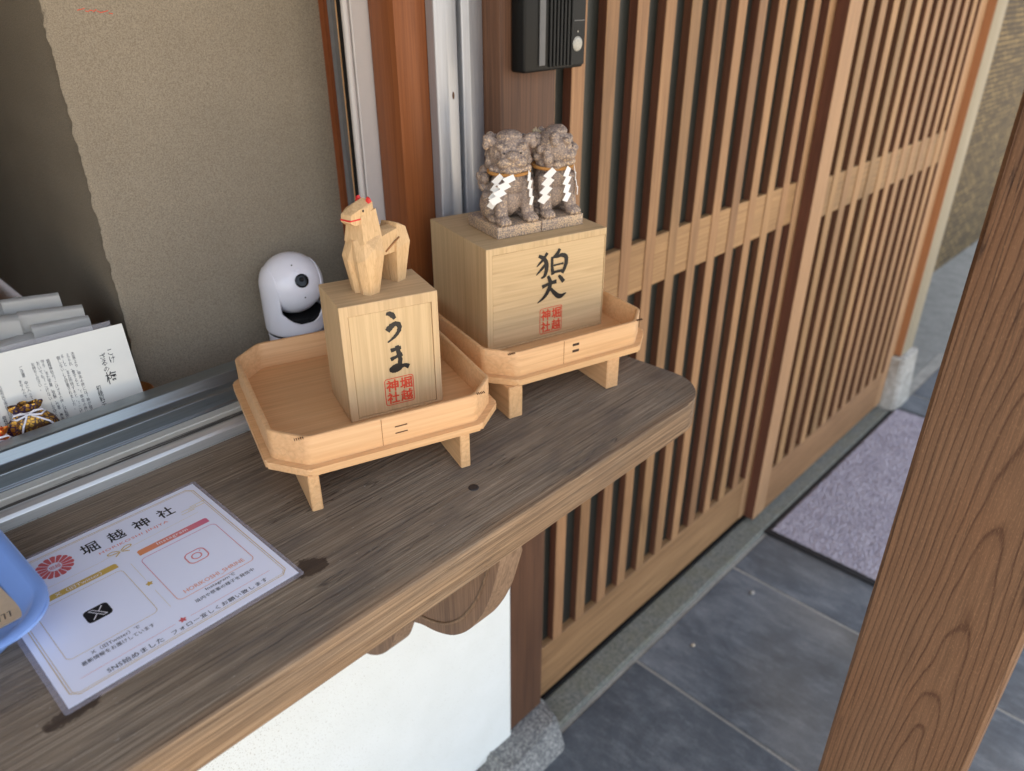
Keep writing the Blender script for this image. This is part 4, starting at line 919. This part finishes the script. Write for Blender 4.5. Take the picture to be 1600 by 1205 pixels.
# ------------------------------------------------------------------ security camera behind the near tray
def camera_device():
    t = thing('security_camera', 'white dome security camera with black lens against the beige wall', 'camera', (0.522, 0.957, 1.0693), R(262+90))
    # local -Y is the way it looks
    B0 = 0.031
    bm = NB(); lathe(bm, [(0, 0.0-B0), (0.040, 0-B0), (0.0425, 0.002-B0), (0.0430, 0.0305), (0.041, 0.0325), (0, 0.0325)], 56); obj('base', bm, M['white_plastic'], t, True, 40)
    bm = NB(); lathe(bm, [(0, 0.0326), (0.0425, 0.0326), (0.0425, 0.0352), (0, 0.0352)], 56); obj('seam_ring', bm, M['shadow_black'], t, True, 40)
    Rs, zc = 0.0455, 0.1045
    prof = [(0.0425, 0.0354), (0.0442, 0.0366), (Rs, 0.040)] + [(Rs, 0.040+(zc-0.040)*k/48) for k in range(1, 49)] + [(Rs*math.cos(a), zc+Rs*math.sin(a)) for a in [math.pi/2*k/26 for k in range(1, 26)]] + [(0, zc+Rs)]
    bm = NB(); lathe(bm, prof, 240)
    kill = []
    for f in bm.faces:
        p = f.calc_center_median(); lx = abs(p.x)/0.0325
        if lx < 1 and (p.y < 0.012 or p.z > zc+0.02) and p.z > 0.0555+0.018*lx**2.6: kill.append(f)
    bmesh.ops.delete(bm, geom=kill, context='FACES')
    for _ in range(8): bmesh.ops.smooth_vert(bm, verts=[v for v in bm.verts if v.is_boundary and v.co.z > 0.045], factor=0.5, use_axis_x=True, use_axis_y=True, use_axis_z=True)
    bmesh.ops.recalc_face_normals(bm, faces=bm.faces); bmesh.ops.solidify(bm, geom=bm.faces[:], thickness=0.0026)
    obj('shell', bm, M['white_plastic'], t, True, 40)
    bm = NB(); lathe(bm, [(0, 0.036), (0.0405, 0.036), (0.0405, 0.0605), (0, 0.0605)], 48); obj('dark_core', bm, M['shadow_black'], t, True, 40)
    bm = NB(); ball(bm, (0, 0, 0), 0.0445, None, 56, 36); o = obj('head', bm, M['white_plastic'], t, True); o.location = (0, 0, zc)
    tl = R(-14)
    def on(dx, dz, r, depth, mat, nm, out=0.0):
        x, zz = dx, dz; y = -math.sqrt(max(0, 0.0445**2-x*x-zz*zz)); n = Vector((x, y, zz)).normalized(); q = n.to_track_quat('Z', 'Y')
        bm = NB(); lathe(bm, [(0, -depth), (r, -depth), (r, 0.0008), (r*0.82, 0.0014), (r*0.78, 0.0006), (0, 0.0010)], 28)
        bmesh.ops.transform(bm, matrix=Matrix.Translation(n*(0.0445+out)) @ q.to_matrix().to_4x4(), verts=bm.verts)
        p = obj(nm, bm, mat, t, True, 40); p.location = (0, 0, zc); return p
    on(0.000, 0.0150, 0.0098, 0.004, M['lens'], 'lens'); on(-0.0015, 0.0285, 0.0042, 0.002, M['white_plastic'], 'light_sensor', -0.0007)
    on(-0.006, 0.0350, 0.0011, 0.002, M['grey_plastic'], 'microphone_hole', -0.0006); on(0.001, -0.0100, 0.0011, 0.002, M['grey_plastic'], 'microphone_hole', -0.0006)
    bm = NB(); ball(bm, (0, -0.0420, 0.0172), 0.0032, None, 16, 10); o = obj('lens_core', bm, M['shadow_black'], t, True); o.location = (0, 0, zc)
camera_device()
for o_ in [o for o in bpy.data.objects if o.parent and o.parent.name == 'security_camera']: o_.location.z += 0.031

# ------------------------------------------------------------------ intercom on the door post
t = thing('intercom', 'black door intercom with ribbed speaker and round button on the post', 'intercom', (0.8205, 0.7695, 1.478))
bm = NB(); box(bm, 0.0, 0.128, 0.003, 0.030, 0, 0.19, 0.004, 3); obj('housing', bm, M['black_plastic'], t, True, 40)
bm = NB(); box(bm, 0.0285, 0.0405, 0.0005, 0.0028, 0.008, 0.185, 0.0006); obj('grey_bar', bm, M['grey_plastic'], t)
for k in range(6):
    bm = NB(); x = 0.0495+k*0.0076; box(bm, x, x+0.0040, 0.0, 0.0028, 0.005, 0.182, 0.0007); obj('speaker_rib', bm, M['black_plastic'], t)
bm = NB(); box(bm, 0.0965, 0.1265, 0.0006, 0.0028, 0.004, 0.182, 0.0008); pl = obj('call_panel', bm, M['black_plastic'], t)
bm = NB(); box(bm, 0.1005, 0.1235, -0.0002, 0.0005, 0.0625, 0.0637); obj('name_plate_line', bm, M['grey_plastic'], pl)
bm = NB(); lathe(bm, [(0, 0.002), (0.007, 0.0019), (0.0095, 0.0012), (0.0102, 0.0)], 28); bmesh.ops.transform(bm, matrix=Matrix.Translation((0.1095, 0.0005, 0.0325)) @ Matrix.Rotation(R(90), 4, 'X'), verts=bm.verts); obj('call_button', bm, M['button'], pl, True, 50)
bm = NB(); box(bm, 0.1085, 0.1100, -0.0002, 0.0005, 0.0475, 0.0500); obj('indicator_light', bm, M['button'], pl)

# ------------------------------------------------------------------ laminated sheet
t = thing('laminated_sheet', 'laminated white sheet of 堀越神社 social media notices lying on the shelf', 'notice', (0.043, 0.5213, 1.1004), R(1.3))
SW, SD = 0.2065, 0.2098
bm = NB(); prism(bm, rounded_poly([(-0.0045, -0.005), (SW+0.004, -0.005), (SW+0.004, SD+0.004), (-0.0045, SD+0.004)], 0.003, 3), 0.0, 0.0003)
obj('laminate_border', bm, M['laminate'], t)
bm = NB(); box(bm, 0, SW, 0, SD, 0.0003, 0.0006); sheet = obj('paper', bm, M['sheet_paper'], t)
ZP = 0.0008
def tx(name, body, mat, x0, y0, x1, h, sp=1.0, off=0.005, parent=None, z=ZP, res=2):
    return print_obj(name, [text_mesh(body, (x1-x0)/1000, h/1000, x0/1000, y0/1000, sp, off=off, res=res)], mat, parent or sheet, z)
for ch, x in zip('堀越神社', (77.5, 103.3, 128.6, 154.2)):
    tx('title_character', ch, M['ink'], x, 173.4, x+16.2, 17.4, off=0.012)
tx('title_romaji', 'HORIKOSHI JINJYA', M['coral'], 88.5, 163.0, 157.5, 5.0, 1.1)
bm = NB()           # round red emblem: sixteen petals round a name
for k in range(16):
    a0 = 2*math.pi*k/16+0.035; a1 = 2*math.pi*(k+1)/16-0.035; pts = [(math.cos(a0)*8, math.sin(a0)*8)]
    pts += [(math.cos(a0+(a1-a0)*s)*(18.0+1.1*math.sin(math.pi*s)), math.sin(a0+(a1-a0)*s)*(18.0+1.1*math.sin(math.pi*s))) for s in [j/6 for j in range(7)]] + [(math.cos(a1)*8, math.sin(a1)*8)]
    flat(bm, [(0.0520+x*0.00088, 0.1785+y*0.00092) for x, y in pts], ZP)
ring = [(0.0520+0.0066*math.cos(2*math.pi*k/32), 0.1785+0.0068*math.sin(2*math.pi*k/32)) for k in range(32)]
loop_line(bm, ring, 0.0005, ZP); flat_obj('emblem', bm, M['red_ink'], sheet); tx('emblem_characters', '堀越', M['red_ink'], 47.0, 175.4, 57.0, 6.0)
def bar(name, x0, x1, y0, y1, mat, r=0.0025):
    bm = NB(); flat(bm, rounded_poly([(x0/1000, y0/1000), (x1/1000, y0/1000), (x1/1000, y1/1000), (x0/1000, y1/1000)], [0, 0, r, r], 4), ZP); return flat_obj(name, bm, mat, sheet)
def gradient(name, c0, c1, x0, x1, axis='X'):
    tt = NT(name); tc = tt.new('TexCoord'); sp = tt.new('SeparateXYZ'); tt.ln(tc.outputs['Object'], sp.inputs[0]); mr = tt.new('MapRange'); mr.inputs['From Min'].default_value = x0; mr.inputs['From Max'].default_value = x1
    tt.ln(sp.outputs[axis], mr.inputs['Value']); tt.set(Base_Color=tt.mix(mr.outputs[0], c0, c1), Roughness=0.45); return tt.m
M['ig_bar'] = gradient('orange to pink print', lin(230, 150, 92), lin(214, 110, 140), 0.112, 0.186)
M['ig_line'] = gradient('orange to pink line print', lin(232, 158, 122), lin(214, 118, 150), 0.05, 0.13, 'Y')
bar('twitter_bar', 24, 93.5, 132.8, 140.8, M['gold_ink']); bar('instagram_bar', 114.5, 187, 133.8, 142.6, M['ig_bar'])
tx('bar_text', 'X（旧Twitter）', M['white_ink'], 38, 134.2, 79, 5.4, z=ZP+0.0002); tx('bar_text', 'Instagram', M['white_ink'], 133.5, 135.2, 165, 6.0, 1.1, z=ZP+0.0002)
def frame(name, x0, x1, y0, y1, mat, r=0.005, w=0.0006, z=ZP):
    bm = NB(); loop_line(bm, rounded_poly([(x0/1000, y0/1000), (x1/1000, y0/1000), (x1/1000, y1/1000), (x0/1000, y1/1000)], r, 5), w, z); return flat_obj(name, bm, mat, sheet)
frame('twitter_frame', 17, 94, 49, 127.5, M['gold_ink'], w=0.0004); frame('instagram_frame', 112, 188.5, 47.5, 128, M['ig_line'])
# centre logos of the two code panels (the codes themselves are left out)
bm = NB(); flat(bm, rounded_poly([(x/1000, y/1000) for x, y in ((45.4, 77.6), (66.6, 77.6), (66.6, 96), (45.4, 96))], 0.004, 5), ZP); flat_obj('logo_tile', bm, M['ink'], sheet)
bm = NB()
loop_line(bm, [(0.0505, 0.0932), (0.0537, 0.0932), (0.0620, 0.0806), (0.0588, 0.0806)], 0.0007, ZP+0.0002)
ribbon(bm, [(0.0503, 0.0804), (0.0552, 0.0860)], 0.0009, ZP+0.0002); ribbon(bm, [(0.0573, 0.0882), (0.0616, 0.0934)], 0.0009, ZP+0.0002); flat_obj('logo_mark', bm, M['white_ink'], sheet)
bm = NB(); loop_line(bm, rounded_poly([(x/1000, y/1000) for x, y in ((142.5, 84.5), (162, 84.5), (162, 102.5), (142.5, 102.5))], 0.0055, 6), 0.0013, ZP)
loop_line(bm, [(0.1522+0.0045*math.cos(2*math.pi*k/28), 0.0935+0.0045*math.sin(2*math.pi*k/28)) for k in range(28)], 0.0013, ZP)
flat(bm, [(0.1580+0.0008*math.cos(2*math.pi*k/10), 0.0990+0.0008*math.sin(2*math.pi*k/10)) for k in range(10)], ZP); flat_obj('camera_logo', bm, M['ig_line'], sheet)
tx('handle_text', 'HORIKOSHI_SHRINE', M['ig_line'], 120.5, 51.5, 180.5, 6.2)
tx('note_text', 'X（旧Twitter）で', M['grey_ink'], 33.5, 41.4, 74.5, 5.2); tx('note_text', '最新情報をお届けしています', M['grey_ink'], 23.5, 34.0, 84, 5.2)
tx('note_text', 'Instagramで', M['grey_ink'], 135.5, 40.6, 165, 5.0); tx('note_text', '境内や祭事の様子を発信中', M['grey_ink'], 121.5, 33.2, 180, 5.0)
tx('footer_text', 'SNS始めました', M['ink'], 35.3, 11.6, 82, 6.4, 1.05); tx('footer_text', 'フォロー宜しくお願い致します', M['ink'], 89.5, 11.8, 181.5, 5.6, 1.1)
bm = NB()
for (x0, x1, y) in ((17.5, 96.5, 23.0), (110.5, 189, 22.6)): ribbon(bm, [(x0/1000, y/1000), (x1/1000, y/1000)], 0.00035, ZP)
flat_obj('footer_rule', bm, M['coral'], sheet)
def flower(name, cx, cy, r, mat):
    bm = NB(); flat(bm, [((cx+r*(1+0.28*math.cos(5*a))*math.cos(a+0.31))/1000, (cy+r*(1+0.28*math.cos(5*a))*math.sin(a+0.31))/1000) for a in [2*math.pi*k/40 for k in range(40)]], ZP); return flat_obj(name, bm, mat, sheet)
flower('plum_flower', 103.4, 23.2, 2.7, M['red_ink']); flower('plum_flower', 103.6, 89.4, 2.6, M['gold_ink'])
bm = NB()
for (a, b) in (((103.4, 129), (103.4, 97)), ((103.4, 77), (103.5, 46)), ((88, 153.5), (102, 153.5)), ((108, 153.8), (186, 157)), ((36, 152.5), (88, 152.5))): ribbon(bm, [(a[0]/1000, a[1]/1000), (b[0]/1000, b[1]/1000)], 0.0003, ZP)
for (x0, x1, y) in ((174, 190, 169.5), (180, 198, 167.2), (172, 186, 164.9), (184, 201, 171.8)): ribbon(bm, [(x0/1000, y/1000), (x1/1000, y/1000)], [0.0006, 0.0009], ZP)
flat_obj('pale_rule', bm, M['pale_gold'], sheet)
bm = NB()           # gold paper-cord bow
for s in (-1, 1):
    ribbon(bm, [((104.3+s*0.6)/1000, 0.1551), ((104.3+s*6)/1000, 0.1590), ((104.3+s*11)/1000, 0.1582), ((104.3+s*10)/1000, 0.1556), ((104.3+s*2.2)/1000, 0.1543)], 0.0011, ZP+0.00005*(s+1))
    ribbon(bm, [((104.3+s*1.0)/1000, 0.1535), ((104.3+s*6.5)/1000, 0.1495)], 0.0012, ZP+0.00012)
flat_obj('gold_bow', bm, M['gold_ink'], sheet)
bm = NB()
for (i, w) in ((5.6, 0.0006), (7.6, 0.0004)):
    c = 6 if i < 6 else 4
    x0, x1, y0, y1 = i, 206.5-i, i+2.2, 209.8-i-1
    loop_line(bm, [(a/1000, b/1000) for a, b in ((x0+c, y0), (x1-c, y0), (x1, y0+c), (x1, y1-c), (x1-c, y1), (x0+c, y1), (x0, y1-c), (x0, y0+c))], w, ZP)
flat_obj('gold_border', bm, M['gold_ink'], sheet)

# ------------------------------------------------------------------ blue coin tray with its card
t = thing('coin_tray', 'light blue plastic coin tray overlapping the laminated sheet', 'tray', (-0.037, 0.686, 1.1003), R(3))
bm = NB()
def rr(hw, hd, r, n=8): return rounded_poly([(-hw, -hd), (hw, -hd), (hw, hd), (-hw, hd)], r, n)
prof = [(0.074, 0.070, 0.028, 0.0), (0.076, 0.072, 0.030, 0.003), (0.077, 0.074, 0.030, 0.012), (0.083, 0.086, 0.034, 0.0165), (0.0985, 0.101, 0.042, 0.0345), (0.1030, 0.1055, 0.044, 0.0365), (0.1040, 0.1065, 0.045, 0.0345), (0.1058, 0.1083, 0.056, 0.0350), (0.1062, 0.1087, 0.056, 0.0372), (0.1040, 0.1065, 0.055, 0.0390), (0.0980, 0.1005, 0.050, 0.0388), (0.0955, 0.098, 0.049, 0.0365), (0.0820, 0.0845, 0.034, 0.0195), (0.0790, 0.0815, 0.032, 0.0185)]
rings = [[bm.verts.new((*p, z)) for p in rr(a, b, r)] for a, b, r, z in prof]
n = len(rings[0])
for A, B in zip(rings, rings[1:]):
    for k in range(n): bm.faces.new((A[k], A[(k+1) % n], B[(k+1) % n], B[k]))
bm.faces.new(rings[0][::-1]); bm.faces.new(rings[-1])
obj('tray_body', bm, M['blue_plastic'], t, True, 60)
t = thing('tan_card', 'tan card with a faded red emblem lying in the blue tray', 'card', (0.0500, 0.6290, 1.1195), R(94))
t.location = (0.0505, 0.6285, 1.1195)
# local x runs into the building, local y to the left along the shelf
bm = NB(); prism(bm, [(0, 0), (0.082, 0.004), (0.080, 0.060), (0.0, 0.060)], 0.0, 0.0014); cb = obj('card_sheet', bm, M['slip'], t)
bm = NB()
for k in range(20):
    a0 = 2*math.pi*k/20+0.05; a1 = 2*math.pi*(k+1)/20-0.05; flat(bm, [(0.030+r_*math.cos(a), 0.026+r_*math.sin(a)) for r_, a in ((0.0085, a0), (0.0135, a0), (0.0135, a1), (0.0085, a1))], 0.0017)
flat_obj('card_emblem', bm, M['coral'], cb)
bm = NB(); flat(bm, [(0.030+0.006*math.cos(2*math.pi*k/20), 0.026+0.006*math.sin(2*math.pi*k/20)) for k in range(20)], 0.0017); flat_obj('emblem_centre', bm, M['pale_gold'], cb)
bm = NB()
for k in range(9): ribbon(bm, [(0.0065, 0.010+k*0.0042), (0.0135, 0.0085+k*0.0042)], 0.0009, 0.0017); ribbon(bm, [(0.0135, 0.0085+k*0.0042), (0.0135, 0.0108+k*0.0042)], 0.0007, 0.00175)
flat_obj('card_lettering', bm, M['grey_ink'], cb)

# ------------------------------------------------------------------ things on the counter inside the window
cardT = thing('sign_card', 'white glossy price card こけざるの梅 leaning inside the window', 'sign', rot=None)
tr = Vector((0.28173, 0.955, 1.21693)); ca = R(-6.34)
u = Vector((math.cos(ca), math.sin(ca), 0)); back = Vector((-math.sin(ca), math.cos(ca), 0)); tl = R(78.3)
v = back*math.cos(tl)+Vector((0, 0, 1))*math.sin(tl); nrm = u.cross(v)
cardT.matrix_world = Matrix(((u.x, v.x, nrm.x, tr.x), (u.y, v.y, nrm.y, tr.y), (u.z, v.z, nrm.z, tr.z), (0, 0, 0, 1)))
CW, CH = 0.182, 0.150
bm = NB(); box(bm, -CW, 0, -CH, 0, -0.002, 0); cs = obj('card_sheet', bm, M['card_paper'], cardT)
bm = NB(); box(bm, -CW, -0.012, -CH, 0.006, -0.0058, -0.0024); obj('clear_backing', bm, M['acrylic'], cardT)
def column(name, body, x, ytop, ybot, w, mat, z=0.0002, off=0.006):
    me = text_mesh('\n'.join(body), None, (ytop-ybot)/1000, 0, 0, line=0.92, off=off, res=1)
    xs = [q.co.x for q in me.vertices]; cx = (min(xs)+max(xs))/2; s = (w/1000)/(max(xs)-min(xs))
    for q in me.vertices: q.co.x = (q.co.x-cx)*s
    return print_obj(name, [me], mat, cs, z, Matrix.Translation((x/1000, ybot/1000, 0)))
M['note'] = M['grey_ink']
column('card_title', 'こけ', -22.5, -27.5, -45, 6.5, M['ink']); column('card_title', 'ざるの', -32.0, -30, -54, 7.5, M['ink']); column('card_title', '梅', -29.5, -54.5, -70.5, 13, M['ink'])
column('price_text', '初穂料千円', -47.2, -67.5, -104, 5.6, M['ink'])
cols = [('古来より、申年の梅には「神が宿る」', -62.3, -19, -104), ('えられ、食すると、「申年の梅は薬', -67.8, -19.6, -104.5), ('る」と、また所持すると、「こけない', -73.6, -19.4, -105), ('倒しない」と珍重されました。', -78.2, -19.8, -89),
        ('堀越神社の「こけざるの梅」は転倒しな', -89.4, -20.2, -104), ('守り、また学業、受験、仕事、商売', -95, -19.2, -98), ('おいても「こけない」お守り', -100.2, -19.8, -92), ('お持ちください。', -105.6, -20.1, -55), ('ご注意　中に入っている不', -118.2, -20.3, -76), ('ませんので、食べ', -123.6, -36.4, -72), ('大阪市天王寺区茶臼山町一ー八', -144.6, -36, -94), ('堀越神社', -151, -72, -104)]
for body, x, a, b in cols: column('card_text', body.replace('　', ' '), x, a, b, 3.7, M['note'])

def pouch(loc, rz, sc, mat, label):
    t = thing('charm_pouch', label, 'charm pouch', loc, rz, 'brocade charm pouches')
    bm = NB(); rows = []
    for (hw, hd, z, wv) in ((0.5, 0.2, 0, 0), (0.95, 0.36, 0.05, 0), (1.0, 0.42, 0.3, 0), (0.95, 0.40, 0.55, 0.03), (0.8, 0.34, 0.78, 0.06), (0.55, 0.24, 0.98, 0.1), (0.42, 0.17, 1.08, 0.14), (0.44, 0.18, 1.14, 0.18), (0.52, 0.22, 1.28, 0.24), (0.50, 0.18, 1.34, 0.26), (0.3, 0.10, 1.2, 0.1)):
        n = 40; rows.append([bm.verts.new((sc*0.026*hw*(math.copysign(abs(math.cos(a))**0.8, math.cos(a)))*(1+wv*math.cos(7*a)), sc*0.026*hd*math.sin(a)*(1+wv*2*math.cos(7*a+1)), sc*0.036*(z+0.03*wv*math.sin(5*a)))) for a in [2*math.pi*k/n for k in range(n)]])
    for A, B in zip(rows, rows[1:]):
        for k in range(40): bm.faces.new((A[k], A[(k+1) % 40], B[(k+1) % 40], B[k]))
    bm.faces.new(rows[0][::-1]); bm.faces.new(rows[-1]); obj('bag', bm, mat, t, True, 60)
    bm = NB(); z = sc*0.0395; y = -sc*0.0088
    for s in (-1, 1):
        tube(bm, [(0, y, z), (s*0.006*sc, y-0.002, z+0.0035*sc), (s*0.013*sc, y-0.002, z+0.003*sc), (s*0.0155*sc, y-0.0015, z), (s*0.011*sc, y-0.002, z-0.0025*sc), (s*0.004*sc, y-0.001, z-0.001*sc), (0, y-0.001, z)], 0.0011*sc, 8)
        tube(bm, [(s*0.001, y, z), (s*0.012*sc+0.004*sc, y-0.003, z-0.012*sc), (s*0.018*sc+0.006*sc, y-0.004, z-0.024*sc)], 0.0010*sc, 8)
    tube(bm, [(0.0125*sc*math.cos(a), 0.0055*sc*math.sin(a)-0.0006, z) for a in [2*math.pi*k/24 for k in range(24)]], 0.0011*sc, 8, True); obj('bow_cord', bm, M['cord'], t, True)
    return t
pouch((0.150, 0.933, 1.1105), R(-8), 1.12, M['brocade_gold'], 'brown and gold brocade charm pouch with white bow before the price card')
pouch((0.108, 0.920, 1.1008), R(-4), 1.05, M['brocade_red'], 'red and gold brocade charm pouch at the left picture edge')
bm = NB(); box(bm, 0.06, 0.127, 0.907, 0.934, 1.0693, 1.1005); tag(obj('display_block', bm, M['bowl']), 'small wooden block under the red brocade pouch', 'block')
# block the brown pouch stands on, hidden behind the track
bm = NB(); box(bm, 0.128, 0.19, 0.9185, 0.945, 1.0693, 1.1102); tag(obj('display_block', bm, M['bowl']), 'small wooden block under the brown brocade pouch', 'block')

def slip(loc, rz, w, h, bend, label, lean=0.0):
    """a strip of thin paper folded over on itself into a loop"""
    bm = NB(); n = 20; prof = []
    for k in range(n+1):
        a = -0.35*math.pi+1.7*math.pi*k/n
        prof.append((bend*math.cos(a)*(0.6+0.4*math.sin(a)), h*(0.5+0.5*math.sin(a))))
    prof = [(-bend*0.5, 0)] + [(bend*math.cos(a), h-bend+bend*math.sin(a)) for a in [math.pi*(1-k/14) for k in range(15)]] + [(bend*0.7, 0.1*h)]
    A = [bm.verts.new((-w/2, p, z)) for p, z in prof]; B = [bm.verts.new((w/2, p*0.9+0.002, z*0.97)) for p, z in prof]
    for k in range(len(prof)-1): bm.faces.new((A[k], A[k+1], B[k+1], B[k]))
    bmesh.ops.solidify(bm, geom=bm.faces[:], thickness=0.0005)
    o = obj('paper_slip', bm, M['paper'], None, True, 50); o.location = loc; o.rotation_euler = (lean, random.uniform(-0.1, 0.1), rz)
    return tag(o, label, 'paper slip', 'folded white paper slips behind the price card')
GL = ['tallest flat white paper slip at the back of the bundle', 'broad white paper slip in the middle of the bundle behind the price card', 'white paper slip with square top right behind the price card', 'rolled white paper slip leaning at the rear of the bundle', 'curled white paper slip left of the broad middle one', 'small low paper loop right behind the card at left', 'tall paper slip at the left picture edge, partly cut off']
for G, (x, y, rz, w, h, b) in zip(GL, ((0.212, 1.000, -12, 0.062, 0.154, 0.006), (0.215, 0.978, -9, 0.070, 0.141, 0.007), (0.226, 0.966, -5, 0.064, 0.127, 0.006), (0.190, 1.020, 14, 0.060, 0.150, 0.013), (0.160, 0.985, -16, 0.052, 0.146, 0.012), (0.178, 0.967, 20, 0.046, 0.122, 0.010), (0.140, 0.990, 24, 0.045, 0.158, 0.008))):
    slip((x, y+0.022, 1.0694), R(rz), w, h+0.031, b, G, -0.08)
t = thing('wooden_bowl', 'brown wooden bowl rim peeking out behind the price card', 'bowl', (0.268, 0.975, 1.0963))
bm = NB(); lathe(bm, [(0, -0.0268), (0.020, -0.0268), (0.022, 0), (0.030, 0.006), (0.0365, 0.017), (0.0350, 0.018), (0.028, 0.008), (0, 0.004)], 40); obj('bowl_body', bm, M['bowl'], t, True, 40)
